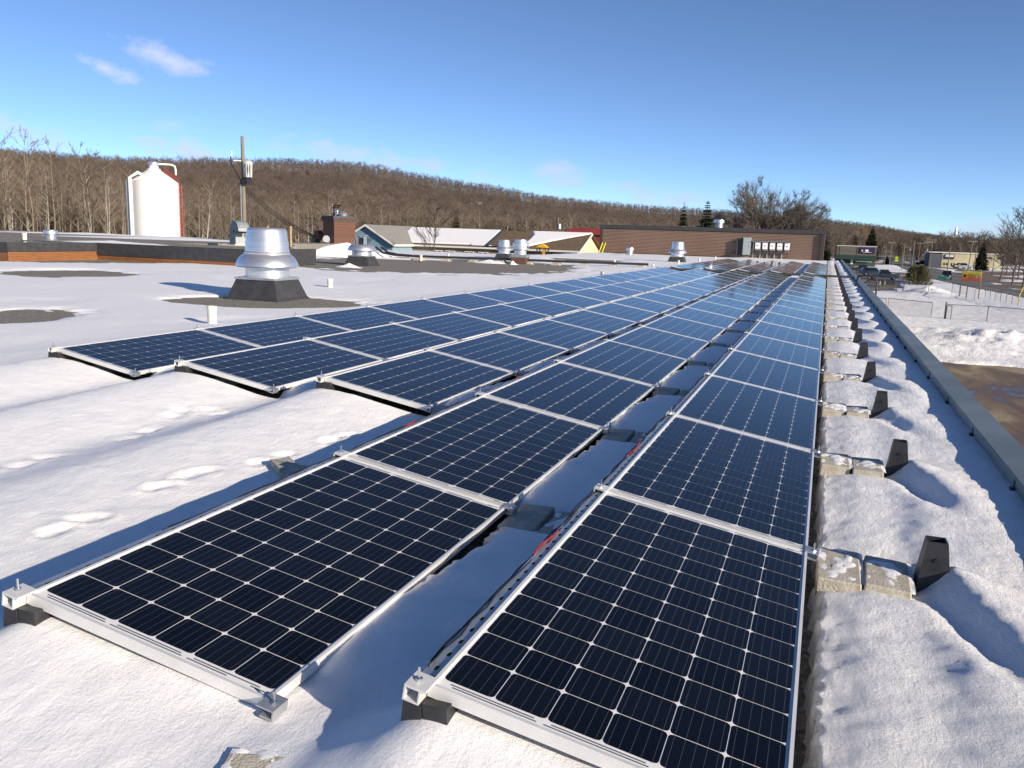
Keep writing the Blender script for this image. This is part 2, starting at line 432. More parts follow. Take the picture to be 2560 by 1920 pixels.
def roof_snow(X, Y):
    thin = sstep(-7.4, -9.5, X) if False else 1 - sstep(-9.5, -7.4, X)
    h = .12 - .06 * thin + (.06 + .03 * (X > -7)) * fbm(X * .28, Y * .28, 3, 3) + .016 * fbm(X * 1.7, Y * 1.1, 3, 5)
    fr = ((Y - YS[0]) / P) % 1.0
    hum = np.sin(pi * fr)
    rag = vnoise(X * 0 + 3, Y * 14, 8) * .5 + vnoise(X * 0 + 9, Y * 45, 9) * .5
    # wind drifts that carry on the rows' shapes in front of rows three to five
    for i in (2, 3, 4):
        t = (XR[i] - X) / (XR[i] - XL[i])
        wob = .10 * fbm(X * .4, Y * .5, 2, 20 + i)
        up = sstep(-.35, 1.0, t + wob) * (1 - sstep(1.0, 1.75, t + wob))
        back = np.clip(YS[i] - Y, 0, 50)
        amp = .19 * np.exp(-back / (4.2 if i > 2 else 3.2)) * (1 - sstep(YS[i] - .02, YS[i] + .12, Y))
        low = sstep(-.6, 0.2, t) * (1 - sstep(1.0, 2.0, t))
        h = h * (1 - .75 * low * np.exp(-back / 3.5) * (Y < YS[i] + .2)) + amp * up + .05 * low * np.exp(-back / 4) * (Y < YS[i] + .1)
    # drift against the near ends of the two long rows
    for i in (0, 1):
        t = np.clip((XR[i] - X) / (XR[i] - XL[i]), 0, 1)
        ins = sstep(XL[i] - .35, XL[i] + .08, X) * (1 - sstep(XR[i] - .05, XR[i] + .25, X))
        back = np.clip(YS[i] - Y, 0, 50)
        hf = .152 + .135 * t
        w = ins * np.exp(-back / .9) * (1 - sstep(YS[i] + .05, YS[i] + .5, Y))
        h = h * (1 - w) + (hf + .012 * fbm(X * 3, Y * 3, 3, 31)) * w
    # gaps between rows
    for i in range(5):
        inrow = ((Y > YS[i] + .02) & (Y < YE1[i])) | ((Y > Y2 - .05) & (Y < YE2))
        deep = sstep(YS[i] + .02, YS[i] + .45, Y)
        s = X - XR[i]
        gw = .52 if i else 9.0
        bare_w = (.016 if i == 0 else -.10) + (.03 if i == 0 else .16) * (rag if i == 0 else (.35 + .65 * rag) * sstep(.25, .8, fr))
        under = inrow & (s <= -.12 * (i > 0)) & (X >= XL[i] - .10)
        g = .15 + .035 * np.sqrt(hum) - .075 * np.exp(-((fr - np.round(fr)) * P / .19) ** 2) + .02 * fbm(X * 4, Y * 4, 3, 40 + i)
        prof = sstep(0, .06 if i else .05, s - bare_w)
        gap = inrow & (s > -.12) & (s < gw - .1) if i else (s > 0) & (Y > YS[0] - .4)
        if i:
            gg = -.03 + (g + .03) * prof
            h = np.where(gap, gg * deep + h * (1 - deep), h)
        h = np.where(under, -.03 * deep + np.minimum(h, .03 + LOW - .2 + (XR[i] - X) * st + .13) * (1 - deep), h)
        if i == 0:
            kk = np.floor((Y - YS[0]) / P); ra = .55 + .75 * _hash(kk, kk * 0, 7); rb = _hash(kk, kk * 0, 8) - .5; rc = .4 + .9 * _hash(kk, kk * 0, 9)
            kf = .35 + .65 * sstep(1.5, 6, kk)
            z1 = .135 + .045 * kf * ra * hum ** .6 - .05 * np.exp(-((fr - np.round(fr)) * P / .20) ** 2) - .035 * (1 - sstep(.05, .34, X))
            lob = np.exp(-((X - .92 - .12 * rb) / (.24 + .06 * rb)) ** 2)
            z2 = .192 - .055 * kf + .065 * kf * ra * hum ** (.6 + .3 * rc) * lob + .030 * fbm(X * 2, Y * 1.3, 3, 50)
            k = sstep(.45, .66, X)
            zz = z1 * (1 - k) + z2 * k
            v = np.clip((1 - fr) * P, 0, 1.6)
            cx = .63 + .30 * v ** .8
            d = X - cx
            ridge = .045 * rc * np.exp(-v / .55) * np.where(d < 0, np.exp(-(d / .055) ** 2), np.exp(-(d / .17) ** 2))
            cx2 = .60 - .02 * v
            scoop = -.045 * rc * np.exp(-((X - (cx - .16)) / .07) ** 2) * np.exp(-((v - .55) / .4) ** 2)
            zz = zz + ridge + scoop + .022 * fbm(X * 3.0, Y * 3.0, 3, 52)
            pr0 = sstep(0, .035, s - bare_w - .05 * fbm(X * 26, Y * 26, 3, 57))
            zz = np.where(Y > YS[0] - .1, -.03 + (zz + .03) * pr0, zz)
            m = sstep(YS[0] - .9, YS[0] - .1, Y) * (s > 0)
            h = np.where(s > 0, h * (1 - m) + zz * m, h)
    near = (1 - sstep(6, 14, Y)) * (X > -9)
    h = h + near * np.where(h > .03, .010 * fbm(X * 5 + Y * 1.5, Y * 6, 3, 55) + .006 * fbm(X * 13, Y * 13, 2, 56) + np.where(X > .05, .012, 0) * fbm(X * 19, Y * 19, 3, 58, .7), 0)
    h = h + .045 * np.exp(-(((X + 1.20) / .25) ** 2 + ((Y - 1.72) / .30) ** 2))
    # melt holes
    wx = 1.5 * fbm(X * .8, Y * .8, 5, 60, .65); wy = 1.5 * fbm(X * .8 + 40, Y * .8, 5, 61, .65)
    far = (X < -7.6) & (Y < 60) | (Y > 66) & (X < -7)
    melt = np.zeros_like(X)
    for c, ax, hw, hd in BARE:
        u = ((X + wx * 1.2 - c[0]) * ax[0] + (Y + wy * 1.2 - c[1]) * ax[1]) / hw
        v = (-(X + wx * .5 - c[0]) * ax[1] + (Y + wy * .5 - c[1]) * ax[0]) / hd
        melt = np.maximum(melt, 1 - sstep(.6, 1.2, np.sqrt(u * u + v * v)))
    melt = np.where(far, np.clip(melt + 1.1 * melt * (1 - melt) * 4 * fbm(X * 2.4, Y * 2.4, 4, 66, .65), 0, 1), 0)
    h = h - .17 * melt + .20 * melt * fbm(X * .9, Y * .9, 5, 67, .62)
    h = np.where(far, h - .03 * sstep(.05, .25, fbm(X * .35, Y * .35, 4, 70)), h)
    # foot prints
    for k, (x0, y0, x1, y1) in enumerate(STEPS):
        c0, c1 = atz(x0, y0, .13), atz(x1, y1, .13); c = (c0 + c1) / 2; L = np.linalg.norm((c1 - c0)[:2]) / 2; a = atan2(c1[1] - c0[1], c1[0] - c0[0])
        L = min(max(L, .10), .19)
        dx, dy = X - c[0], Y - c[1]
        m = np.abs(dx) + np.abs(dy) < .8
        if not m.any(): continue
        Xm, Ym, dx, dy = X[m], Y[m], dx[m], dy[m]
        u = dx * cos(a) + dy * sin(a); v = -dx * sin(a) + dy * cos(a)
        r = np.sqrt((u / L) ** 2 + (v / .05) ** 2) + .9 * fbm(Xm * 9, Ym * 9, 2, 81 + k)
        h[m] += -.013 * (1 - sstep(.6, 1.2, r)) + .006 * np.exp(-((r - 1.25) / .25) ** 2) + .012 * fbm(Xm * 22, Ym * 22, 2, 80) * (r < 1.6)
    return h
def axis_grid(pts):            # [(end, step_function)...]
    return np.array(pts)
xs = [1.235]
while xs[-1] > -46:
    d = .010 if .035 < xs[-1] < .16 else .022 if xs[-1] > 0 else .03 if xs[-1] > -3.3 else min(.6, .03 + (-3.3 - xs[-1]) * .0105)
    xs.append(xs[-1] - d)
ys = [.2]
while ys[-1] < WALL_Y:
    ys.append(ys[-1] + max(.022, .0068 * ys[-1]))
gx, gy = np.meshgrid(np.array(xs[::-1]), np.array(ys))
roofmask = (gx < -22.7) & (gy > 51.1)
o = obj('roof_snow', gridmesh('roof_snow', gx, gy, np.where(roofmask, -.6, roof_snow(gx, gy)), M['snow']))
tag(o, 'wind-drifted snow cover lying over the flat roof', 'snow', kind='stuff')

# parapet with sheet-metal coping
par = thing('parapet', 'low parapet with grey-green metal coping along the right roof edge', 'parapet', (0, 0, 0))
b = MB(); b.box((COP0 + .03, -9, -.3), (COP1 - .03, WALL_Y, COPZ - .03)); b.build('parapet_wall', M['flashing'], par)
b = MB(); b.box((1.342, -9, G - .4), (1.36, WALL_Y, -.3)); b.build('outer_wall', M['block'], par)
yj = [atz(*p, COPZ)[1] for p in ((2000 + 1620 * .2532, 800 + 900 * .2532), (2000 + 1220 * .2532, 800 + 425 * .2532))]
LJ = 3.05
y0 = yj[0] - LJ * 3
k = 0
b = MB()
t_ = .004
b.hexa([(COP0, .012, COPZ - .012), (COP1, .012, COPZ + .006), (COP1, LJ - .012, COPZ + .006), (COP0, LJ - .012, COPZ - .012),
        (COP0, .012, COPZ), (COP1, .012, COPZ + .018), (COP1, LJ - .012, COPZ + .018), (COP0, LJ - .012, COPZ)])
b.box((COP0 - .004, .006, COPZ - .075), (COP0 + .004, LJ - .006, COPZ - .002))
b.box((COP1 - .006, .006, COPZ - .11), (COP1 + .002, LJ - .006, COPZ + .016))
cop_me = b.mesh('coping_panel', M['coping'])
b = MB(); b.box((COP0 - .008, -.02, COPZ - .08), (COP0 + .004, .02, COPZ - .02)); b.box((COP0 - .03, -.05, COPZ - .1), (COP0 - .004, .0, COPZ - .06))
clip_me = b.mesh('coping_clip', M['blackplastic'])
while y0 + LJ * k < WALL_Y - .5:
    obj('coping_panel', cop_me, par, (0, y0 + LJ * k, .0015 * (k % 3)))
    obj('coping_clip', clip_me, par, (0, y0 + LJ * (k + .28), 0)); obj('coping_clip', clip_me, par, (0, y0 + LJ * (k + .8), 0)); k += 1

# ------------------------------------------------------------------ solar panels
ct, st = cos(TILT), sin(TILT)
def tp(u, v, n): return (-u * ct + n * st, v, LOW + u * st + n * ct)
def tbox(b, u0, u1, v0, v1, n0, n1, mi=0):
    b.hexa([tp(u0, v0, n0), tp(u1, v0, n0), tp(u1, v1, n0), tp(u0, v1, n0), tp(u0, v0, n1), tp(u1, v0, n1), tp(u1, v1, n1), tp(u0, v1, n1)][0:4][::-1] + [tp(u0, v0, n1), tp(u1, v0, n1), tp(u1, v1, n1), tp(u0, v1, n1)][::-1], mi)
CP = .1590                       # cell pitch
CW = .1555
U0 = (PW - 6 * CP) / 2; V0 = (PL - 12 * CP) / 2
lip = .0115
fb = MB()
for (u0, u1, v0, v1) in ((0, lip, 0, PL), (PW - lip, PW, 0, PL), (lip, PW - lip, 0, lip), (lip, PW - lip, PL - lip, PL)):
    tbox(fb, u0, u1, v0, v1, -.040, 0)
for (u0, u1, v0, v1) in ((lip, .03, lip, PL - lip), (PW - .03, PW - lip, lip, PL - lip)):
    tbox(fb, u0, u1, v0, v1, -.040, -.038)
frame_me = fb.mesh('frame', M['alu'])
b = MB(); tbox(b, lip, PW - lip, lip, PL - lip, -.012, -.0065); sheet_me = b.mesh('backsheet', M['backsheet'])
b = MB(); b.face([tp(lip, lip, -.002), tp(lip, PL - lip, -.002), tp(PW - lip, PL - lip, -.002), tp(PW - lip, lip, -.002)])
b.face([tp(lip, lip, -.005), tp(PW - lip, lip, -.005), tp(PW - lip, PL - lip, -.005), tp(lip, PL - lip, -.005)][::1])
b.f = b.f[:1]; b.m = b.m[:1]; b.v = b.v[:4]
glass_me = b.mesh('glass_pane', M['glass'])
def cell_poly(uc, vc):
    a = CW / 2; c = .0138; m = c * .3
    return [(uc + a - c, vc - a), (uc + a - m, vc - a + m), (uc + a, vc - a + c), (uc + a, vc + a - c), (uc + a - m, vc + a - m), (uc + a - c, vc + a), (uc - a + c, vc + a), (uc - a + m, vc + a - m), (uc - a, vc + a - c), (uc - a, vc - a + c), (uc - a + m, vc - a + m), (uc - a + c, vc - a)]
def cells_mesh(name, centres, local=False):
    me = bpy.data.meshes.new(name); V = []; Fc = []; UVs = []
    for (uc, vc) in centres:
        k = len(V)
        for (u, v) in cell_poly(uc, vc):
            if local: p = tp(u, v, 0); V.append((p[0], p[1], p[2] - LOW))
            else: V.append(tp(u, v, -.0055))
            UVs.append(((u - uc) / CW + .5, (v - vc) / CW + .5))
        Fc.append(tuple(range(k, k + 12))[::-1])
    me.from_pydata(V, [], Fc)
    uvl = me.uv_layers.new(name='UVMap')
    for lp in me.loops: uvl.data[lp.index].uv = UVs[lp.vertex_index]
    me.materials.append(M['cell']); me.update(); return me
CENT = [(U0 + (i + .5) * CP, V0 + (j + .5) * CP) for j in range(12) for i in range(6)]
cell_me = cells_mesh('solar_cell', [(0, 0)], True)
grid_me = cells_mesh('cell_grid', CENT)
b = MB()
for e, (vv, seg) in enumerate(((.030, ((.02, .09), (.17, .34), (.35, .66), (.67, .94))), (.041, ((.05, .32), (.36, .64), (.68, .95))))):
    for (s0, s1) in seg:
        for v in (vv, PL - vv): tbox(b, PW * s0 + .012, PW * s1, v - .0025, v + .0025, -.0062, -.0056)
ribbon_me = b.mesh('bus_ribbon', M['ribbon'])
# clamp on the high corner, shared by two neighbours, with its bolt; black foot below it
b = MB()
for (a0, a1, n0, n1) in ((PW - .012, PW + .055, -.004, .004), (PW + .004, PW + .055, -.046, -.040), (PW + .004, PW + .009, -.040, -.004), (PW + .050, PW + .055, -.040, -.004)):
    tbox(b, a0, a1, -.048, .030, n0, n1)
clamp_me = b.mesh('clamp', M['alu'])
b = MB(); tbox(b, -.050, .012, -.046, .030, .0005, .006); tbox(b, -.050, -.004, -.046, .030, -.03, -.022); tbox(b, -.050, -.046, -.046, .030, -.022, .0005)
clampl_me = b.mesh('low_clamp', M['steel'])
def bolt_mesh(u):
    b = MB(); p0 = Vector(tp(u, -.010, .004)); 
    b.tube([p0, p0 + Vector((0, 0, .042))], .0042, 8); b.tube([p0, p0 + Vector((0, 0, .008))], .011, 6)
    return b.mesh('bolt', M['bolt'])
bolt_me = bolt_mesh(PW + .028); boltl_me = bolt_mesh(-.028)
def foot_mesh():
    b = MB(); x = -PW * ct - .03; zt = LOW + PW * st - .044
    def ring(x0, x1, y0, y1, z): return [(x0, y0, z), (x1, y0, z), (x1, y1, z), (x0, y1, z)]
    b.hexa(ring(x - .055, x + .04, -.055, .055, 0.0) + ring(x - .032, x + .022, -.040, .040, zt))
    b.hexa(ring(x + .045, x + .115, -.045, .045, .16) + ring(x + .024, x + .10, -.035, .035, zt))
    return b.mesh('rear_foot', M['blackplastic'])
foot_me = foot_mesh()
b = MB(); b.tube([(-PW * ct - .03, -.078, .14 + LOW - .2), (-PW * ct - .03, -.058, .14 + LOW - .2)], .008, 8); footpin_me = b.mesh('foot_pin', M['bolt'])
# slotted wind deflector behind the high edge
b = MB(); xh = -PW * ct; zh = LOW + PW * st
sl = 22
for (x0, x1) in ((xh - .020, xh - .004), (xh - .052, xh - .034)):
    b.box((x0 if x0 < x1 else x1, .06, zh - .012), (max(x0, x1), PL - .04, zh - .010))
for i in range(sl + 1):
    y = .06 + (PL - .10) * i / sl
    b.box((xh - .034, y - .030, zh - .012), (xh - .020, y + .030, zh - .010))
b.hexa([(xh - .054, .06, zh - .012), (xh - .052, .06, zh - .010), (xh - .052, PL - .04, zh - .010), (xh - .054, PL - .04, zh - .012)] and
       [(xh - .135, .06, .05), (xh - .132, .06, .05), (xh - .132, PL - .04, .05), (xh - .135, PL - .04, .05), (xh - .055, .06, zh - .010), (xh - .052, .06, zh - .010), (xh - .052, PL - .04, zh - .010), (xh - .055, PL - .04, zh - .010)])
defl_me = b.mesh('wind_deflector', M['steel'])

ROWN = ['rightmost row', 'second row from the right', 'middle row', 'fourth row from the right', 'leftmost row']
def add_panel(i, k, y, sec):
    if sec == 1: lab = 'solar panel, %s in the %s, near side of the walkway gap' % (ordn(k), ROWN[i])
    else: lab = 'solar panel, %s in the %s, far side of the walkway gap' % (ordn(k), ROWN[i])
    t = thing('solar_panel', lab, 'solar panel', (XR[i], y, 0), 0, 'solar panels on the roof')
    if k > 1 or sec == 2:
        r9 = random.Random(i * 100 + k + sec * 977); t.location.z = r9.uniform(-.004, .003); t.rotation_euler = (r9.uniform(-.0022, .0022), r9.uniform(-.003, .003), 0)
    obj('frame', frame_me, t); obj('backsheet', sheet_me, t); obj('glass_pane', glass_me, t)
    if sec == 1 and ((i < 2 and k < 2) or (i == 0 and k == 2)):
        for (uc, vc) in CENT: obj('solar_cell', cell_me, t, tp(uc, vc, -.0055))
    else: obj('cell_grid', grid_me, t)
    if y < 12: obj('bus_ribbon', ribbon_me, t)
    if y < 30 or i == 4:
        c = obj('clamp', clamp_me, t); obj('bolt', bolt_me, c)
        c = obj('low_clamp', clampl_me, t); obj('bolt', boltl_me, c)
    obj('wind_deflector', defl_me, t)
    f = obj('rear_foot', foot_me, t)
    if y < 8: obj('foot_pin', footpin_me, f)
    return t
for i in range(5):
    for k in range(N1[i]): add_panel(i, k, YS[i] + k * P, 1)
for i in range(5):
    for k in range(N2): add_panel(i, k, Y2 + k * P, 2)

# ------------------------------------------------------------------ ballast blocks, spare feet, cables
def block_mesh(seed, w=.195, l=.39, h=.10):
    rnd = random.Random(seed); b = MB(); n = 3
    j = lambda a: a + rnd.uniform(-.004, .004)
    b.hexa([(j(-w / 2), j(-l / 2), 0), (j(w / 2), j(-l / 2), 0), (j(w / 2), j(l / 2), 0), (j(-w / 2), j(l / 2), 0)] +
           [(j(-w / 2 + .004), j(-l / 2 + .004), j(h)), (j(w / 2 - .004), j(-l / 2 + .004), j(h)), (j(w / 2 - .004), j(l / 2 - .004), j(h)), (j(-w / 2 + .004), j(l / 2 - .004), j(h))])
    me = b.mesh('ballast_block', M['block'])
    import bmesh
    bm = bmesh.new(); bm.from_mesh(me); bmesh.ops.bevel(bm, geom=list(bm.edges), offset=.006, segments=1, affect='EDGES'); bm.to_mesh(me); bm.free()
    return me
BLK = [block_mesh(i) for i in range(5)]
def patch_mesh(seed, w, l):
    rnd = random.Random(seed); n = 15; k = 11
    xs_ = np.linspace(-1.05, 1.05, n); ys_ = np.linspace(-1.05, 1.05, 2 * n)
    X, Y = np.meshgrid(xs_, ys_)
    r = np.sqrt(X ** 2 + Y ** 2)
    Z = .014 * (1 - r) + .03 * fbm(X * 2.2 + seed, Y * 2.2, 3, seed) - .004
    return gridmesh('snow_patch', X * w / 2, Y * l / 2, Z, M['snow'])
PATCH = [patch_mesh(i, .19, .36) for i in range(4)]
rnd = random.Random(5)
def add_block(x, y, zt, rz, lab, seed, cover=None):
    o = obj('ballast_block', BLK[seed % 5], None, (x, y, zt - .10)); o.rotation_euler = (rnd.uniform(-.02, .02), rnd.uniform(-.03, .03), rz)
    tag(o, lab, 'ballast block', 'concrete ballast blocks of the panel rack')
    if cover is not None: obj('snow_patch', PATCH[cover % 4], o, (0.01, .02, .100))
    return o
seams = [(YS[0] + k * P, 1, k) for k in range(1, 19)] + [(Y2 + k * P, 2, k) for k in range(0, N2)]
b = MB()
def ringxy(x0, x1, y0, y1, z): return [(x0, y0, z), (x1, y0, z), (x1, y1, z), (x0, y1, z)]
o1, o2 = ringxy(-.085, .085, -.07, .07, 0), ringxy(-.042, .042, -.045, .045, .335)
i2, i3 = ringxy(-.034, .034, -.037, .037, .335), ringxy(-.034, .034, -.037, .037, .27)
for a in range(4):
    c = (a + 1) % 4
    b.face([o1[a], o1[c], o2[c], o2[a]]); b.face([o2[a], o2[c], i2[c], i2[a]]); b.face([i2[a], i2[c], i3[c], i3[a]])
b.face(i3); b.face(o1[::-1])
spare_me = b.mesh('foot_shell', M['blackplastic'])
b = MB(); b.tube([(0.0, -.0575, .255), (0.0, -.052, .255)], .009, 10); hole_me = b.mesh('bolt_hole', M['dark'])
b = MB(); b.box((-.030, -.006, .29), (.030, .006, .318)); web_me = b.mesh('inner_web', M['steel'])
for (y, sec, k) in seams:
    side = 'near' if sec == 1 else 'far'
    q = ordn(k - 1 if sec == 1 else k)
    t = thing('rack_foot', 'tapered black plastic rack foot, %s along the parapet, %s side of the walkway gap' % (q, side), 'rack foot', (.575, y, 0.0), rnd.uniform(-.06, .06), 'spare rack feet beside the parapet')
    obj('foot_shell', spare_me, t); obj('inner_web', web_me, t)
    if k < 5: obj('bolt_hole', hole_me, t)
    for j in (0, 1):
        add_block(.178 + j * .205, y - .06 + rnd.uniform(-.015, .015), .168 - .006 * j, rnd.uniform(-.03, .03),
                  '%s concrete block of the %s pair beside the feet, %s side of gap' % ('left' if j == 0 else 'right', q, side), k * 2 + j, (k + j) if sec == 1 and k < 9 else None)
    if y < 36:
        add_block(-1.345, y - .03, .163, rnd.uniform(-.04, .04), 'snow-dusted concrete block, %s from the front between the two rightmost rows' % ordn(k - 1 if sec == 1 else k), k, None)
        add_block(-1.135, y - .05, .158, rnd.uniform(-.04, .04), 'inner concrete block, %s from the front between the two rightmost rows' % ordn(k - 1 if sec == 1 else k), k + 1, k + 2 if k < 3 else None)
        if y > 3 and y < 30:
            add_block(-2.72, y + .08, .19, pi / 2 + rnd.uniform(-.05, .05), 'concrete block, %s from the front behind the second row from the right' % ordn(k - 1), k + 3)
c = atz(690, 1868, .15)
o = add_block(-1.29, 1.55, .160, .35, 'tilted concrete block half under snow at the near end between two rows', 2, 1)
o.rotation_euler = (.06, .05, .30)
c = atz(655, 1185, .14)
add_block(c[0] + .06, c[1] + .15, .20, .9, 'small loose concrete block in the snow left of the second row', 3).scale = (.7, .6, .8)
# wiring tucked along the high edges
def cable(pts, r, m, lab):
    b = MB(); b.tube(pts, r, 6); o = b.build('cable', m, None, True)
    return tag(o, lab, 'cable', 'panel wiring')
for i, y0_, y1_ in ((0, 2.05, 14), (1, 2.6, 14)):
    for q in range(2):
        rr = random.Random(40 + i * 7 + q); pts = []
        y = y0_ + q * .05
        while y < y1_:
            sag = .3 * abs(sin((y - YS[i]) / P * pi * 2 + q)) * .035
            pts.append((XL[i] - .050 - .014 * q + rr.uniform(-.006, .006), y, LOW + PW * st - .012 - sag * .6 * (q > 0) + rr.uniform(-.003, .004))); y += .11
        cable(pts, .0045, M['blackcable'], '%s black cable lying along the high edge of the %s' % (['topmost', 'middle', 'lowest'][q], ROWN[i]))
n_red = 0
for i, segs in ((0, ((3.0, 3.35), (4.7, 5.1))), (1, ((4.75, 4.95), (6.8, 7.0)))):
    for a, z_ in segs:
        pts = [(XL[i] - .052 + .008 * sin(f * 7 + a), a + (z_ - a) * f, LOW + PW * st - .012 + .010 * sin(f * pi)) for f in np.linspace(0, 1, 7)]
        n_red += 1
        cable(pts, .0045, M['red'], 'red wire loop along the %s, %s from front' % (ROWN[i], ordn([0, 1, 0, 1][n_red - 1])))
b = MB(); yc = 40.1
b.box((-7.6, yc - .06, .20), (1.19, yc + .06, .30)); o = b.build('conduit_duct', M['flashing'])
tag(o, 'black cable duct crossing all panel rows in the walkway gap', 'cable duct')

# ------------------------------------------------------------------ roof ventilators and pipes
def lathe_obj(name, prof, m, parent, n=40, c=(0, 0, 0)):
    b = MB(); b.lathe(prof, n, c); o = b.build(name, m, parent); smooth_by_angle(o, 40); return o
def curb(parent, w0, w1, h, m, plate=True):
    b = MB(); f = .06
    b.hexa(ringxy(-w0 / 2 - f, w0 / 2 + f, -w0 / 2 - f, w0 / 2 + f, 0) + ringxy(-w0 / 2, w0 / 2, -w0 / 2, w0 / 2, .06))
    b.hexa(ringxy(-w0 / 2, w0 / 2, -w0 / 2, w0 / 2, .0601) + ringxy(-w1 / 2, w1 / 2, -w1 / 2, w1 / 2, h))
    b.build('curb', m, parent)
    if plate:
        b = MB(); q = w1 / 2 + .025; b.box((-q, -q, h + .001), (q, q, h + .05)); b.build('curb_plate', M['steel'], parent)
def mushroom(loc, s, label, rz=0.0, base=None, h0=.44, drum=True):
    t = thing('roof_ventilator', label, 'roof ventilator', loc, rz, 'spun aluminium roof ventilators')
    t.scale = (s, s, s)
    curb(t, 1.25, .98, h0, base or M['flashing']); z = h0 + .051
    lathe_obj('neck', [(.49, z), (.49, z + .03), (.475, z + .04), (.475, z + .25)], M['spun'], t)
    z += .20
    lathe_obj('wind_band', [(.50, z + .03), (.655, z + .02), (.69, z + .045), (.685, z + .07), (.66, z + .14), (.60, z + .24), (.53, z + .30), (.50, z + .32)], M['spun'], t)
    z += .32
    if drum:
        lathe_obj('drum', [(.50, z), (.505, z + .02), (.485, z + .035), (.435, z + .50), (.42, z + .545), (.39, z + .565), (.0, z + .575)], M['spun'], t)
        lathe_obj('seam_bead', [(.487, z + .02), (.50, z + .03), (.487, z + .045)], M['steel'], t)
    return t
S_ = CZ / 1.5725
mushroom((-11.78, 15.78, 0), 1.0, 'large spun aluminium roof ventilator on black curb, closest to the panels', 0.06)
def pt(x, y, z=0): return tuple(atz(x, y, z))
p = atz(893, 664); v2 = mushroom((p[0], p[1] + .4, 0), .93, 'squat roof ventilator without its drum, motor bracket showing on top', .1, None, .44, False)
b = MB()
zb = 1.0
b.box((-.22, -.18, zb), (-.19, .18, zb + .42)); b.box((.16, -.18, zb), (.19, .18, zb + .42)); b.box((-.26, -.2, zb + .42), (.24, .2, zb + .47)); b.hexa(ringxy(-.42, -.30, -.15, .15, zb) + ringxy(-.24, -.2, -.15, .15, zb + .36))
b.build('motor_bracket', M['steel'], v2); b = MB(); b.lathe([(.0, zb), (.13, zb), (.13, zb + .3), (.06, zb + .34), (0, zb + .34)], 16); b.build('motor', M['blackplastic'], v2)
p = atz(1256, 648); mushroom((p[0], p[1] + .3, 0), .80, 'roof ventilator on black curb beside the brown-curbed one', .0)
p = atz(1294, 660)
vd = thing('roof_ventilator', 'roof ventilator with wide drum on a brown curb', 'roof ventilator', (p[0], p[1] + .4, 0), .1, 'spun aluminium roof ventilators')
b = MB(); b.box((-.42, -.42, 0), (.42, .42, .36)); b.build('curb', noisy('brown_curb', (.10, .045, .03), (.14, .07, .045), 5), vd)
b = MB(); b.box((-.45, -.45, .361), (.45, .45, .52)); b.build('curb_plate', M['steel'], vd)
lathe_obj('neck', [(.34, .521), (.34, .74)], M['spun'], vd)
lathe_obj('wind_band', [(.34, .74), (.42, .77), (.45, .80), (.46, 1.12), (.45, 1.16), (.36, 1.19)], M['spun'], vd)
lathe_obj('cap', [(.34, 1.19), (.33, 1.34), (.30, 1.36), (0, 1.37)], M['spun'], vd)
b = MB()
for a in (-.9, -.3): b.tube([(.44 * cos(a), .44 * sin(a), .95), (.475 * cos(a), .475 * sin(a), .95)], .05, 12)
b.build('grommet', M['dark'], vd)
p = atz(1690, 657); mushroom((p[0], p[1] + .4, 0), .95, 'roof ventilator standing before the brown corrugated wall', .0)
def small_vent(loc, r, h, label):
    t = thing('vent_cowl', label, 'vent cowl', loc, 0, 'small metal vent cowls')
    lathe_obj('flange', [(r * 1.7, 0), (r * 1.5, .04), (r, .08)], M['steel'], t, 20)
    lathe_obj('stack', [(r, .0), (r, h * .75)], M['steel'], t, 20)
    lathe_obj('cap', [(r * .98, h * .62), (r * 1.35, h * .64), (r * 1.25, h * .92), (r * .9, h), (0, h * 1.01)], M['spun'], t, 24)
p = aty(1574.6, 632, 80); small_vent((p[0], 80, 0), .30, .78, 'small metal vent cowl before the left half of the brown wall')
p = atz(107, 602, .71); small_vent((p[0], p[1] + .4, .71), .22, .46, 'small metal vent cowl on the raised roof at far left')
def pipe(px, py, z, w, hpx, label, m):
    p = atz(px, py, z); d = hypot(p[0], p[1]); r = w * d / F / 2; h = hpx * d / F
    t = thing('vent_pipe', label, 'vent pipe', tuple(p), 0, 'roof vent pipes')
    b = MB(); b.lathe([(r, -.15), (r, h * .8), (r * 1.12, h * .801), (r * 1.12, h), (r * .9, h), (r * .9, h * .7)], 20); b.f.pop(); b.m.pop(); o = b.build('pipe', m, t); smooth_by_angle(o)
    b = MB(); b.lathe([(r * 1.5, 0), (r * 1.3, .03), (r * 1.02, .05)], 20); b.f.pop(); b.m.pop(); b.build('pipe_boot', M['flashing'], t)
    return t
M['pvc'] = noisy('weathered_pvc', (.60, .57, .49), (.72, .69, .60), 8, .55)
M['brass'] = noisy('brassy_pipe', (.30, .20, .09), (.40, .28, .14), 8, .5, .4)
pipe(531, 817, 0, 21, 49, 'cream plastic vent pipe behind the near left panel corner', M['pvc'])
pipe(825, 723, 0, 13, 25, 'cream plastic vent pipe right of the large roof ventilator', M['pvc'])
pipe(1052, 655, 0, 7, 17, 'white vent pipe before the blue house', M['pvc'])
pipe(1120, 649, 0, 6, 14, 'white vent pipe before the long snow-roofed house', M['pvc'])
pipe(1536, 661, 0, 4.5, 10, 'white vent pipe left of the wall ventilator, near the black gas pipe', M['pvc'])
pipe(1696, 662, 0, 5, 11, 'white vent pipe in front of the wall ventilator', M['pvc'])
pipe(1632, 668, 0, 6, 7, 'short pipe stub beside the leftmost panel row', M['pvc'])
pipe(1748, 656, 0, 4, 10, 'white vent pipe right of the wall ventilator', M['pvc'])
pipe(1788, 650, 0, 4, 8, 'white vent pipe left of the grey electrical cabinet', M['pvc'])
pipe(1506, 688, 0, 10, 9, 'short galvanised pipe stub in the snow left of the panels', M['steel'])
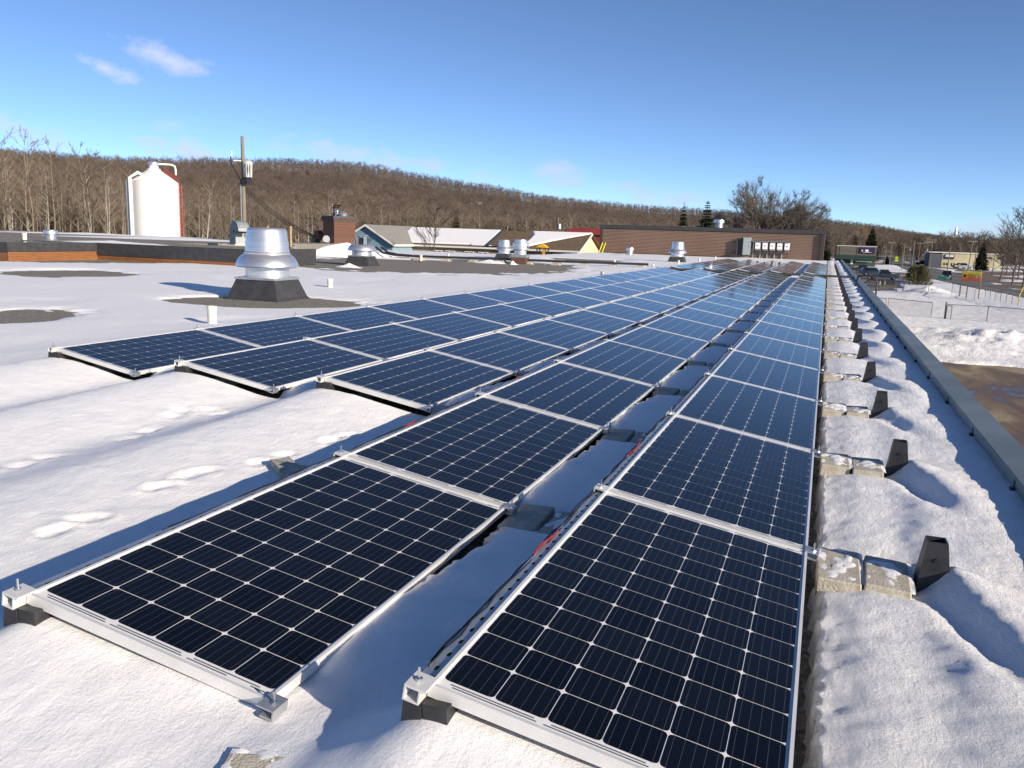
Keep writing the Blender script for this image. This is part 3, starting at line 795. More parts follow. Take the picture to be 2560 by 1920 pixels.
pipe(62, 603, .71, 9, 17, 'cream vent pipe on the raised roof at far left', M['pvc'])
pipe(670, 618, .71, 6, 50, 'brassy vent pipe rising behind the large ventilator, left of two', M['brass'])
pipe(727, 621, .71, 7, 52, 'brassy vent pipe rising behind the large ventilator, right of two', M['brass'])

# ------------------------------------------------------------------ raised roof with timber siding
M['timber'] = noisy('orange_stained_timber', (.19, .08, .030), (.28, .12, .046), 3, .55, 0, .1, 40, .003, cs=(1, 1, 12))
rr_ = thing('raised_roof', 'raised flat roof with black metal fascia and orange timber siding', 'roof block', (0, 0, 0))
RX, RX2, RY, RY2, RZ, RY3, RY4 = -28.55, -21.0, 22.75, 26.85, .71, 31.5, 46.0
b = MB(); b.box((-75, RY + .06, -.2), (RX - .06, RY2 + .05, RZ - .03)); b.box((-75, RY2 + .06, -.2), (RX2 - .06, RY3, RZ - .031)); b.box((-75, RY3 + .001, -.2), (RX - .06, RY4, RZ - .03)); b.build('deck', M['gravel'], rr_)
for nm, A in (('fascia', [((RX - .03, RY, .36), (RX + .03, RY2 - .03, RZ)), ((-75, RY - .03, .36), (RX + .03, RY - .001, RZ)), ((RX - .03, RY2 - .03, .21), (RX2 + .03, RY2 + .03, RZ)), ((RX2 - .03, RY2 + .031, -.1), (RX2 + .03, RY3 + .03, RZ))]),):
    for a, c in A:
        b = MB(); b.box(a, c); b.build(nm, M['flashing'], rr_)
for q in range(4):
    z0, z1 = .0 + q * .09, .085 + q * .09
    b = MB(); b.box((RX - .058, RY + .02, z0), (RX - .012 + .004 * (q % 2), RY2 + .03, z1)); b.build('siding_board', M['timber'], rr_)
    b = MB(); b.box((RX - .06, RY2 + .005 + .004 * (q % 2), z0), (RX2 - .02, RY2 + .055, z1)); b.build('siding_board', M['timber'], rr_)
    b = MB(); b.box((-75, RY + .005 + .004 * (q % 2), z0), (RX - .06, RY + .055, z1)); b.build('siding_board', M['timber'], rr_)
b = MB(); b.box((RX - .02, RY - .0, 0), (RX + .012, RY + .10, .36)); b.build('corner_board', M['timber'], rr_)
def snow_blob(cx, cy, z, rx, ry, h, label, seed, rz=0.0, m='snow'):
    n = 36; X, Y = np.meshgrid(np.linspace(-1.1, 1.1, n), np.linspace(-1.1, 1.1, n))
    r = np.sqrt(X ** 2 + Y ** 2) + .5 * fbm(X * 2 + seed, Y * 2, 3, seed)
    Z = h * np.clip(1 - r, -.3, 1) ** 1 * (1 + .6 * fbm(X * 3, Y * 3, 3, seed + 3))
    o = obj('snow_drift', gridmesh('snow_drift', X * rx, Y * ry, Z, M[m]), None, (cx, cy, z)); o.rotation_euler = (0, 0, rz)
    return tag(o, label, 'snow drift', 'left-over snow drifts')
p = atz(220, 585, RZ); snow_blob(p[0], p[1], RZ - .03, 7, 1.6, .10, 'thin snow strip at the back of the raised roof, left of the silo', 1, .5)
p = atz(285, 606, RZ); snow_blob(p[0], p[1], RZ - .03, 2.8, .8, .09, 'thin snow strip along the inner corner of the raised roof', 2, .05)
p = atz(410, 597, RZ); snow_blob(p[0], p[1], RZ - .03, 7, 1.8, .12, 'snow strip on the raised roof in front of the silo', 3, .4)
p = atz(850, 640); snow_blob(p[0] + 1, p[1] - 1, -.04, 3.6, 1.2, .85, 'peaked snow drift in front of the brick chimney', 4, .5)
p = atz(1010, 648); snow_blob(p[0], p[1], -.04, 3.4, 1.0, .18, 'low snow drift beside the curved black rails', 5, .5)
p = atz(885, 668); snow_blob(p[0], p[1] - .4, -.02, .75, .35, .18, 'small snow lump at the foot of the squat ventilator', 6)
p = atz(1287, 661); snow_blob(p[0], p[1] - .3, -.02, .35, .3, .2, 'small snow lump at the foot of the brown curb', 7)
p = atz(1225, 658); snow_blob(p[0], p[1], -.02, 1.1, .5, .22, 'snow lump left of the black-curbed ventilator', 8)
# gooseneck duct
p = atz(592, 611, RZ); d_ = hypot(p[0], p[1])
gd = thing('gooseneck_duct', 'grey sheet-metal gooseneck exhaust duct on the raised roof', 'duct', tuple(p), -.55)
b = MB(); W_ = .27; prof_o, prof_i = [], []
u_ = d_ / F
cxg = 0.42
for a in np.linspace(pi, .18, 12):
    prof_o.append((cxg + .62 * cos(a) - .0, .52 + .60 * sin(a))); prof_i.append((cxg + .20 * cos(a), .52 + .16 * sin(a)))
prof_o = [(cxg - .62, 0)] + prof_o; prof_i = [(cxg - .20, 0)] + prof_i
for (oa, ob, ia, ib) in zip(prof_o[:-1], prof_o[1:], prof_i[:-1], prof_i[1:]):
    for s_ in (-1, 1):
        q = [(oa[0], s_ * W_, oa[1]), (ob[0], s_ * W_, ob[1]), (ib[0], s_ * W_, ib[1]), (ia[0], s_ * W_, ia[1])]
        b.face(q if s_ > 0 else q[::-1])
    b.face([(oa[0], -W_, oa[1]), (ob[0], -W_, ob[1]), (ob[0], W_, ob[1]), (oa[0], W_, oa[1])]); b.face([(ia[0], -W_, ia[1]), (ia[0], W_, ia[1]), (ib[0], W_, ib[1]), (ib[0], -W_, ib[1])])
M['duct'] = noisy('grey_duct_paint', (.22, .25, .25), (.29, .32, .32), 3, .5, .2)
b.build('duct', M['duct'], gd)
b = MB(); b.box((.25, -.27, 0), (.62, .2, .36)); b.build('side_box', M['duct'], gd)
b = MB(); b.box((-.30, -.36, -.02), (.75, .36, .03)); b.build('base_flashing', M['steel'], gd)
# black gas pipe on blocks
gp = thing('gas_pipe', 'long black gas pipe on concrete supports crossing the roof', 'pipe', (0, 0, 0))
GA, GB = np.array([-22.4, 42.9]), np.array([-9.3, 46.6])
b = MB(); b.tube([(GA[0], GA[1], .22), (GB[0], GB[1], .22)], .065, 8); b.build('pipe_run', M['blackplastic'], gp)
b = MB(); b.tube([(GA[0] + 2, GA[1] + .25, .21), (GB[0], GB[1] - .3, .21)], .04, 8); b.build('pipe_run', M['blackplastic'], gp)
for q in np.linspace(.05, .97, 9):
    c = GA + (GB - GA) * q; b = MB(); b.hexa(ringxy(c[0] - .28, c[0] + .28, c[1] - .35, c[1] + .2, -.01) + ringxy(c[0] - .18, c[0] + .18, c[1] - .3, c[1] + .15, .15)); b.build('pipe_support', M['block'], gp)
p = atz(1000, 642)
for q in (0, 1):
    b = MB(); b.tube([(GA[0] + .1 - q * .1, GA[1] + q * .4, .22), (-23.3, 42.9 + q * .5, .24), (-24.1, 43.0 + q * .6, .34), (-24.6, 43.1 + q * .7, .62)], .065, 8)
    o = b.build('black_rail', M['blackplastic']); tag(o, 'black pipe end curving upward like a ski tip, %s one' % ['front', 'rear'][q], 'pipe', 'curved pipe ends')

# ------------------------------------------------------------------ brown corrugated building with inverters
WX0, WX1, WZ = -22.55, -.42, 2.97
M['corr'] = noisy('brown_corrugated_steel', (.235, .150, .105), (.265, .172, .122), .5, .5, .1)
M['darktrim'] = mat('dark_brown_trim', (.055, .042, .036), .5, .2)
bb = thing('brown_building', 'long brown corrugated metal building with black roof edge', 'building', (0, 0, 0))
b = MB(); b.box((WX0, WALL_Y + .12, G - .4), (WX1 - .02, WALL_Y + 26, WZ - .05)); b.build('building_core', M['darktrim'], bb)
b = MB(); rib = .142; z = .02; prof = []
while z < 2.60:
    prof += [(0.0, z), (0.0, z + .084), (.06, z + .090), (.06, z + .136)]; z += rib
prof = [(WALL_Y + .005 + d, zz) for d, zz in prof if zz < 2.62]
for (y0_, z0_), (y1_, z1_) in zip(prof[:-1], prof[1:]):
    b.face([(WX0 + .2, y0_, z0_), (WX1 - .25, y0_, z0_), (WX1 - .25, y1_, z1_), (WX0 + .2, y1_, z1_)])
b.build('corrugated_siding', M['corr'], bb)
b = MB(); b.box((WX0 - .15, WALL_Y - .12, 2.60), (WX1 + .18, WALL_Y + .3, WZ)); b.build('roof_fascia', M['flashing'], bb)
b = MB(); b.box((WX1 - .26, WALL_Y - .30, -.3), (WX1 + .03, WALL_Y + .10, 2.598)); b.build('corner_trim', M['darktrim'], bb)
b = MB(); b.box((WX0 - .04, WALL_Y - .06, -.3), (WX0 + .22, WALL_Y + .10, 2.598)); b.build('corner_trim', M['darktrim'], bb)
b = MB(); b.box((WX0 + .22, WALL_Y - .10, -.05), (WX1 - .26, WALL_Y + .04, .10)); b.build('base_flashing', M['flashing'], bb)
p = aty(1797, 568, 92); small_vent((p[0], 92, WZ - .05), .42, 1.0, 'metal vent cowl on top of the brown building')
# electrical gear
ec = thing('electrical_cabinet', 'tall grey electrical cabinet mounted on the brown wall', 'cabinet', (-7.55, WALL_Y - .02, .40))
b = MB(); b.box((-.37, -.38, 0), (.37, 0, 1.70)); b.build('cabinet_box', noisy('cabinet_grey', (.30, .36, .36), (.34, .40, .40), 2, .45), ec)
b = MB(); b.box((-.33, -.392, .06), (.33, -.381, 1.62)); b.build('door', mat('cabinet_door', (.32, .385, .385), .4), ec); b = MB(); b.box((.26, -.42, .8), (.29, -.393, .95)); b.build('handle', M['steel'], ec)
b = MB(); b.box((-.98, -.42, -.10), (-.88, -.0, 1.55)); b.box((-.88, -.05, -.1), (-.38, -.0, 1.50)); b.build('side_bracket', M['flashing'], ec)
b = MB()
for q in range(3): b.tube([(-.98, -.2 - q * .07, .18), (-1.4, -.25 - q * .07, .10 - q * .02), (-1.75, -.3 - q * .07, -.10), (-1.95, -.35 - q * .07, -.38)], .05, 6)
b.build('flex_conduit', M['blackplastic'], ec)
rk = thing('inverter_rack', 'metal strut rack with canopy carrying the white inverters', 'rack', (0, 0, 0))
b = MB(); b.box((-7.1, WALL_Y - .50, 1.74), (-3.40, WALL_Y - .03, 1.79)); b.build('canopy', M['steel'], rk)
for q in range(5):
    b = MB(); x = -6.92 + q * .68; b.box((x - .03, WALL_Y - .12, .02), (x + .03, WALL_Y - .06, 1.73)); b.build('strut', M['alu'], rk)
b = MB(); b.box((-7.15, WALL_Y - .26, .62), (-3.9, WALL_Y - .1, .76)); b.build('wireway', M['flashing'], rk)
b = MB(); b.box((-7.15, WALL_Y - .06, 1.05), (-6.85, WALL_Y - .03, 1.6)); b.build('disconnect_panel', M['flashing'], rk)
M['inv'] = mat('white_inverter', (.86, .84, .82), .4)
M['invgrey'] = mat('inverter_heat_sink', (.10, .10, .105), .6)
for q in range(5):
    x = -6.50 + q * .69
    t = thing('inverter', 'white wall inverter under the canopy, %s from the left' % ['first', 'second', 'third', 'fourth', 'fifth'][q], 'inverter', (x, WALL_Y - .14, 1.02), 0, 'inverters on the brown wall')
    b = MB(); b.box((-.235, -.20, 0), (.235, -.06, .64)); b.build('housing', M['inv'], t)
    b = MB(); b.box((-.22, -.06, .03), (.30, 0, .62)); b.build('heat_sink', M['invgrey'], t)
    b = MB(); b.box((-.12, -.204, .28), (.06, -.2005, .36)); b.build('display', M['invgrey'], t)
    b = MB(); b.box((-.2, -.17, -.16), (.2, -.05, -.002)); b.build('wiring_box', mat('wiring_box_grey', (.22, .17, .15), .6), t)
    for e in (-.12, -.02, .1):
        b = MB(); b.tube([(e, -.1, -.16), (e + .03 * sin(q + e * 9), -.09, -.5), (e, -.06, -.95)], .022, 6); b.build('conduit', M['blackplastic'], t)
# folded yellow ladder at the left end
p = aty(1497, 632, 84.5); q2 = aty(1506, 609, 86.3)
ld = thing('ladder', 'bright yellow ladder leaning on the left end of the brown building', 'ladder', tuple(p)); dv = Vector(q2 - p)
yel = mat('yellow_fibreglass', (.75, .72, .03), .5)
for s_ in (0, .34):
    b = MB(); b.tube([(s_, 0, 0), (s_ + dv.x, dv.y, dv.z + .1)], .045, 4); b.build('rail', yel, ld)
for f in np.linspace(.1, .95, 5):
    b = MB(); c = dv * f; b.tube([(c.x, c.y, c.z), (c.x + .34, c.y, c.z)], .02, 4); b.build('rung', yel, ld)

# ------------------------------------------------------------------ brick chimney and clutter beyond the raised roof
def m_brick():
    m = mat('old_red_brick', (.2, .08, .05), .9); t = NT(m); v = t.coord('Object')
    br = t.n('ShaderNodeTexBrick'); mp = t.n('ShaderNodeMapping'); mp.inputs['Rotation'].default_value = (pi / 2, 0, 0); t.l(v, mp.inputs[0]); t.l(mp.outputs[0], br.inputs['Vector'])
    br.inputs['Scale'].default_value = 4.5; br.inputs['Color1'].default_value = (.17, .07, .042, 1); br.inputs['Color2'].default_value = (.10, .045, .03, 1); br.inputs['Mortar'].default_value = (.13, .09, .075, 1)
    n = t.noise(v, 1.2, 4); t.color(t.mix(t.math('MULTIPLY', n, .5), br.outputs['Color'], (.07, .035, .025))); return m
M['brick'] = m_brick()
M['rust'] = noisy('rusty_steel', (.06, .026, .018), (.11, .05, .035), 6, .8)
p = atz(848, 631, 0); D = hypot(p[0], p[1]); u_ = D / F
ch = thing('brick_chimney', 'square brick chimney with dark corbelled top beside a rusty ladder', 'chimney', tuple(p), -.52)
b = MB(); b.box((-.80, -.8, G), (.80, .8, 2.1)); b.build('shaft', M['brick'], ch)
for q, (w, z0, z1) in enumerate(((.86, 2.101, 2.22), (.92, 2.221, 2.34), (.88, 2.341, 2.46))):
    b = MB(); b.box((-w, -w, z0), (w, w, z1)); b.build('corbel_course', M['flashing'] if q != 1 else M['rust'], ch)
lathe_obj('flue_cap', [(.14, 2.46), (.14, 2.7), (.26, 2.72), (.26, 2.76), (.14, 2.8), (.14, 2.86), (.25, 2.88), (.2, 2.95), (0, 2.97)], M['spun'], ch, 16, (-.3, 0, 0))
lathe_obj('flue_cap', [(.3, 2.46), (.34, 2.6), (.22, 2.74), (0, 2.78)], M['spun'], ch, 16, (.35, .1, 0))
b = MB(); b.tube([(.1, -.8, .75), (.15, -1.05, .95), (.35, -1.15, .90)], [.16, .2, .24], 12); b.build('wall_exhaust', M['spun'], ch)
lad = thing('chimney_ladder', 'rusty steel ladder frame rising beside the brick chimney', 'ladder', tuple(atz(869, 631, 0)), -.52)
for x in (-.38, .42):
    b = MB(); b.box((x - .05, -.9, G), (x + .05, -.8, 3.15)); b.build('stringer', M['rust'], lad)
for z in np.arange(-.8, 3.2, .55):
    b = MB(); b.box((-.33, -.88, z - .03), (.37, -.82, z + .03)); b.build('rung', M['rust'], lad)
b = MB(); b.box((-.42, -.86, 3.151), (.75, -.82, 3.22)); b.build('top_bar', M['rust'], lad)
p = atz(797, 628, 0)
fl = thing('exhaust_blower', 'rusty round blower on a post left of the brick chimney', 'blower', tuple(p), -.5)
b = MB(); b.tube([(0.15, 0, G), (.15, 0, 1.25)], .05, 6); b.build('post', M['rust'], fl)
b = MB(); b.tube([(.05, -.2, 1.15), (.05, .2, 1.15)], .3, 16); b.build('drum', M['rust'], fl)
b = MB(); b.box((-.75, -.2, .35), (-.15, .2, .95)); b.build('motor_box', M['blackplastic'], fl)
b = MB(); b.tube([(-.5, 0, .9), (-.2, 0, 1.2), (.0, 0, 1.2)], .07, 6); b.build('elbow', M['blackplastic'], fl)

# ------------------------------------------------------------------ terrain
SKY = [(-900, 330, 640), (-300, 345, 640), (0, 368, 650), (300, 390, 680), (420, 389, 720), (680, 394, 760), (860, 399, 780), (960, 412, 800), (1050, 432, 830), (1150, 448, 860), (1250, 465, 900), (1350, 485, 950), (1500, 500, 1000), (1600, 510, 1080), (1750, 520, 1200),
       (1900, 530, 1350), (2060, 542, 1500), (2200, 560, 1700), (2260, 573, 1900), (2340, 584, 2200), (2390, 594, 2500), (2450, 600, 2800), (2560, 601, 3000), (2900, 605, 3200)]
TREE_H = 10.5
azs, rid, rise = [], [], []
for (px, py, D) in SKY:
    d = ray(px, py); azs.append(atan2(d[0], d[1])); rid.append(D); rise.append(CZ + D * d[2] / hypot(d[0], d[1]) - TREE_H * (1.0 if D < 1500 else 1.25) - G)
azs = np.array(azs); rid = np.array(rid); rise = np.array(rise)
def terrain(x, y):
    az = np.arctan2(x, y); r = np.hypot(x, y)
    a = np.clip(az, azs[0], azs[-1]); D = np.interp(a, azs, rid); H = np.interp(a, azs, rise)
    fade = 1 - sstep(.25, 1.4, np.abs(az - (azs[0] + azs[-1]) / 2) - (azs[-1] - azs[0]) / 2)
    r0 = np.clip(D * .36, 230, 520)
    t = np.clip((r - r0) / (D - r0), 0, 1)
    h = H * (t ** 1.35) * (.25 + .75 * fade)
    h = h - .06 * H * sstep(1.0, 2.2, r / D)
    return G + h + 3.0 * fbm(x / 90, y / 90, 3, 90) * sstep(0.02, .3, t)
def m_ground():
    m = mat('forest_floor', (.1, .07, .05), .95); t = NT(m); v = t.world()
    n = t.noise(v, .05, 5, .6); n2 = t.noise(v, .9, 4)
    c = t.ramp(n2, [(.3, (.085, .058, .042)), (.7, (.15, .105, .075))])
    t.color(t.mix(t.ramp(n, [(.54, (0, 0, 0)), (.66, (.75, .75, .75))]), c, (.72, .73, .76))); return m
aa = np.concatenate([np.linspace(-pi, -1.15, 20)[:-1], np.linspace(-1.15, .45, 150), np.linspace(.45, pi, 30)[1:]])
rr = np.concatenate([[.5], np.geomspace(20, 7000, 130)])
A_, R_ = np.meshgrid(aa, rr); gx, gy = R_ * np.sin(A_), R_ * np.cos(A_)
structure(obj('ground', gridmesh('ground', gx, gy, terrain(gx, gy) - .02, m_ground())), 'wooded ground rising to a long hill behind the town', 'ground')

# paved lots and road
def m_lot():
    m = mat('wet_muddy_asphalt', (.1, .08, .06), .6); t = NT(m); v = t.world((1, .35, 1))
    n = t.noise(v, .45, 6, .62, .6); n2 = t.noise(v, 6, 3)
    t.color(t.ramp(n, [(.28, (.045, .040, .036)), (.42, (.12, .075, .045)), (.55, (.17, .13, .085)), (.68, (.34, .27, .17)), (.8, (.12, .10, .085))]))
    t.rough(t.ramp(n, [(.3, (.12, .12, .12)), (.5, (.75, .75, .75))])); t.bump(n2, .2, .03); return m
M['lot'] = m_lot()
M['road'] = noisy('dusty_asphalt', (.10, .095, .085), (.17, .16, .145), .35, .8, 0, 0, None, .01, 'Object', (1, 1, 1))
b = MB(); b.face([(1.37, -30, G + .004), (90, -30, G + .004), (90, 62, G + .004), (1.37, 62, G + .004)])
structure(b.build('yard', M['lot']), 'wet muddy school yard beside the building', 'yard')
lot_px = [(2085, 672), (2128, 663), (2170, 668), (2230, 697), (2250, 722), (2110, 722)]
b = MB(); b.face([tuple(atz(*q, G + .012)) for q in [(2085, 676), (2120, 668), (2175, 674), (2250, 705), (2240, 728), (2085, 728)]][::-1]); structure(b.build('car_park', M['lot']), 'muddy car park beyond the brown building', 'car park')
far_e = [(2197, 629), (2206, 634), (2222, 642), (2255, 655), (2300, 665), (2345, 673), (2400, 687), (2455, 704), (2500, 716), (2560, 729), (2700, 757)]
near_e = [(2191, 629), (2195, 636), (2204, 648), (2240, 664), (2275, 680), (2312, 692), (2350, 703), (2400, 714), (2470, 728), (2560, 746), (2700, 778)]
ROAD = [(atz(*f, G), atz(*n, G)) for f, n in zip(far_e, near_e)]
b = MB()
for (f0, n0), (f1, n1) in zip(ROAD[:-1], ROAD[1:]):
    for s0 in np.linspace(0, .75, 4):
        q = [n0 + (n1 - n0) * s0, n0 + (n1 - n0) * (s0 + .25), f0 + (f1 - f0) * (s0 + .25), f0 + (f1 - f0) * s0]
        b.face([(v[0], v[1], G + .016) for v in q])
structure(b.build('road', M['road']), 'salt-dusted asphalt road curving away through the town', 'road')
road_poly = np.array([r[1][:2] for r in ROAD] + [r[0][:2] for r in ROAD[::-1]])
lot_poly = np.array([atz(*q, G)[:2] for q in [(2085, 676), (2120, 668), (2175, 674), (2250, 705), (2240, 728), (2085, 728)]])
def in_poly(X, Y, poly):
    ins = np.zeros(X.shape, bool); n = len(poly)
    for i in range(n):
        x0, y0_ = poly[i]; x1, y1_ = poly[(i + 1) % n]
        c = ((y0_ > Y) != (y1_ > Y)) & (X < (x1 - x0) * (Y - y0_) / (y1_ - y0_ + 1e-9) + x0)
        ins ^= c
    return ins
def piles(X, Y):
    z = np.zeros_like(X)
    for (px, py, rx, ry, h) in ((2440, 866, 3.6, 2.0, .55), (2500, 860, 4, 2.2, .8), (2550, 863, 4, 2.2, .75), (2610, 865, 5, 2.4, .8), (2390, 884, 4, 1.4, .35), (2350, 880, 3, 1.0, .25), (2480, 846, 7, 1.8, .5), (2322, 737, 2.6, 2.2, 1.0), (2345, 742, 2.4, 1.6, .5), (2300, 739, 2.4, 1.6, .3)):
        c = atz(px, py, G); u = (X - c[0]) / rx; v = (Y - c[1]) / ry
        z = np.maximum(z, h * np.exp(-(u * u + v * v)) * (1 + 1.1 * fbm(X * 1.1, Y * 1.1, 4, 95, .65)))
    for (a, c) in ((near_e[5], near_e[9]),):
        pass
    return z
def field_snow(X, Y):
    h = .10 + .12 * fbm(X * .5, Y * .5, 4, 96, .6) + .07 * fbm(X * 2.2, Y * 2.2, 3, 98, .65)
    lot = (1 - sstep(-1.5, 2.0, Y + 5 * fbm(X * .25, Y * .25, 4, 97) - 49.0))
    h = h - .75 * lot
    h = h - .6 * in_poly(X + 3 * fbm(X * .3, Y * .3, 3, 99), Y + 5 * fbm(X * .3, Y * .2, 3, 100), lot_poly) * (1 - .0)
    h = np.where(in_poly(X, Y, road_poly), -.3, h)
    far = sstep(130, 170, Y)
    h = h - .35 * far * sstep(-.05, .12, fbm(X * .08, Y * .05, 4, 101))
    return h + piles(X, Y)
ys = [8.0]
while ys[-1] < 420: ys.append(ys[-1] + max(.25, .008 * ys[-1]))
sx = np.concatenate([np.arange(0, .34, .0022)])
YY = np.array(ys)[:, None]; XX = 1.45 + sx[None, :] * (YY + 12)
YY = YY + 0 * XX
o = obj('field_snow', gridmesh('field_snow', XX, YY, G + field_snow(XX, YY), M['field_snow']))
tag(o, 'trampled snow over the school field and road verges', 'snow', kind='stuff')

# ------------------------------------------------------------------ trees
ENV = [None]
def grow(mbT, mbC, p, d, L, r, lev, maxlev, rnd, up=.15, spread=.6, nch=(4, 6), twig=(.5, 1.0), trad=.018, seg=3):
    if ENV[0]:
        c = 0
        while ENV[0](p + d * L) > 1 and c < 4: L *= .72; c += 1
        if c == 4 and ENV[0](p) > .97: return
    pts = [p.copy()]; rad = [r]; q = p.copy(); dd = d.copy()
    for i in range(seg):
        dd = (dd + Vector((rnd.uniform(-1, 1), rnd.uniform(-1, 1), rnd.uniform(-1, 1))) * .16 + Vector((0, 0, up * .3))).normalized()
        q = q + dd * (L / seg); pts.append(q.copy()); rad.append(r * (1 - .72 * (i + 1) / seg))
    if lev >= maxlev:
        mbC.cone3(p, (q - p).normalized(), L, max(trad, r)); return
    (mbT if lev < 2 else mbC).tube(pts, rad, 6 if lev == 0 else (4 if lev == 1 else 3), False)
    n = rnd.randint(*nch)
    for k in range(n):
        f = .28 + .72 * (k + rnd.random() * .8) / n; f = min(f, .99)
        i = min(int(f * seg), seg - 1); fr = f * seg - i
        a = pts[i].lerp(pts[i + 1], fr); rr_k = rad[i] + (rad[i + 1] - rad[i]) * fr
        dk = (pts[i + 1] - pts[i]).normalized()
        ax = Vector((rnd.uniform(-1, 1), rnd.uniform(-1, 1), rnd.uniform(-1, 1)))
        s = (ax - dk * ax.dot(dk)).normalized()
        nd = (dk + s * spread * rnd.uniform(.6, 1.4) + Vector((0, 0, up))).normalized()
        grow(mbT, mbC, a, nd, L * rnd.uniform(.42, .68) * (1 - .25 * f), rr_k * .62, lev + 1, maxlev, rnd, up, spread, nch, twig, trad, seg)
M['bark'] = noisy('grey_tan_bark', (.17, .145, .11), (.30, .26, .20), 2.5, .9, cs=(1, 1, .2))
M['barkpale'] = noisy('pale_bark', (.30, .275, .23), (.46, .43, .37), 2.5, .9, cs=(1, 1, .3))
M['barkdark'] = noisy('dark_bark', (.075, .06, .048), (.13, .105, .085), 2.5, .9)
M['twig'] = noisy('brown_twigs', (.142, .110, .080), (.200, .158, .118), .5, .9)
M['twigred'] = noisy('reddish_twigs', (.116, .088, .071), (.158, .122, .099), .5, .9)
M['twigred2'] = noisy('russet_twigs', (.094, .070, .059), (.128, .097, .082), .5, .9)
M['twigoak'] = noisy('grey_brown_oak_twigs', (.10, .085, .07), (.15, .125, .105), .5, .9)
M['twigdark'] = noisy('dark_twigs', (.062, .05, .042), (.095, .078, .064), .5, .9)
M['twiggold'] = noisy('golden_twigs', (.25, .155, .075), (.32, .205, .10), .5, .9)
def bare_tree(seed, H=1.0, rnd_crown=False, clear=.3, spread=.5, up=.25, crown=.36, nb=(13, 17), lean=.03, trunkr=.010, trad=.0012, sub=((5, 7), (5, 6)), forks=1):
    # unit-height slender forest tree: trunk + limbs in one mesh, twigs in the other
    rnd = random.Random(seed); T, Cn = MB(), MB()
    stems = []
    for f in range(forks):
        pts = []; x = y = 0.0; off = Vector((rnd.uniform(-.05, .05), rnd.uniform(-.05, .05), 0)) if forks > 1 else Vector((0, 0, 0))
        dx, dy = rnd.uniform(-lean, lean), rnd.uniform(-lean, lean)
        if forks > 1: dx += rnd.uniform(-.12, .12); dy += rnd.uniform(-.12, .12)
        h = H * rnd.uniform(.85, 1.0) if f else H
        for i in range(8):
            pts.append(Vector((x, y, h * i / 7)))
            x += dx * h / 7 + rnd.uniform(-.012, .012) * h; y += dy * h / 7 + rnd.uniform(-.012, .012) * h
        rad = [trunkr * h * (1 - .88 * i / 7) for i in range(8)]
        T.tube(pts, rad, 6, False); stems.append((pts, rad, h))
    for (pts, rad, h) in stems:
        n = rnd.randint(*nb)
        for k in range(n):
            f = clear + (1 - clear) * (k + rnd.random()) / n; f = min(f, .985)
            i = min(int(f * 7), 6); a = pts[i].lerp(pts[i + 1], f * 7 - i)
            g = (f - clear) / (1 - clear)
            L = crown * h * ((1.0 - .62 * g) if not rnd_crown else (.35 + .65 * sin(pi * (.12 + .72 * g)))) * rnd.uniform(.65, 1.1)
            az = rnd.uniform(0, 2 * pi); nd = Vector((cos(az), sin(az), rnd.uniform(.45, 1.25))).normalized()
            r = max(rad[i] * .45, trad * 1.6)
            q = [a, a + nd * L * .5 + Vector((0, 0, L * .04)), a + nd * L + Vector((0, 0, L * .16))]
            T.tube(q, [r, r * .6, r * .25], 4, False)
            for s in range(rnd.randint(*sub[0])):
                ff = rnd.uniform(.25, 1.0); b0 = q[0].lerp(q[1], ff * 2) if ff < .5 else q[1].lerp(q[2], ff * 2 - 1)
                d2 = (nd + Vector((rnd.uniform(-1, 1), rnd.uniform(-1, 1), rnd.uniform(-.3, 1.0))) * spread).normalized()
                L2 = L * rnd.uniform(.28, .55); Cn.cone3(b0, d2, L2, max(r * .35, trad))
                for w in range(rnd.randint(*sub[1])):
                    b1 = b0 + d2 * L2 * rnd.uniform(.15, 1.0)
                    d3 = (d2 + Vector((rnd.uniform(-1, 1), rnd.uniform(-1, 1), rnd.uniform(-.3, 1.1))) * .75).normalized()
                    Cn.cone3(b1, d3, L2 * rnd.uniform(.35, .7), trad)
    return T, Cn
def tree_proto(seed, barkm, twigm, label, name='bare_tree', **kw):
    T, Cn = bare_tree(seed, **kw)
    t = thing(name, label, 'tree')
    T.build('trunk', barkm, t, True); Cn.build('crown', twigm, t)
    return t
KINDS = [(M['bark'], M['twig'], 'grey-tan bare tree'), (M['barkpale'], M['twig'], 'pale-barked bare tree'), (M['barkdark'], M['twigdark'], 'dark-trunked bare tree'), (M['bark'], M['twigred'], 'slender bare tree with reddish twigs')]
protos = []
for k, (bm_, tm_, nm_) in enumerate(KINDS):
    for v in range(3):
        protos.append((tree_proto(100 + k * 10 + v, bm_, tm_, nm_, clear=[.22, .34, .28][v], spread=.55, crown=[.34, .27, .30][v], nb=(15, 19), forks=2 if v == 2 else 1, trunkr=[.010, .008, .0075][v]), k))
rnd = random.Random(77)
hx = [-200, 0, 200, 300, 380, 600, 1000, 1500]; hh = [18.0, 17.2, 16.2, 14.2, 12.2, 11.2, 10.8, 9.6]
spots = []
def forest_ok(px, D): return not (840 < px < 1530 and D < 168)
for row, (D0, D1, n) in enumerate(((122, 142, 52), (146, 172, 62), (176, 215, 66))):
    for k in range(n):
        px = -170 + 1720 * (k + rnd.random()) / n; D = rnd.uniform(D0, D1)
        if not forest_ok(px, D): D = rnd.uniform(170, 225)
        spots.append((px, D))
zone = lambda px: 'left of the white silo' if px < 335 else ('between the silo and the utility pole' if px < 600 else ('behind the brick chimney' if px < 900 else 'behind the snow-roofed house'))
used = set()
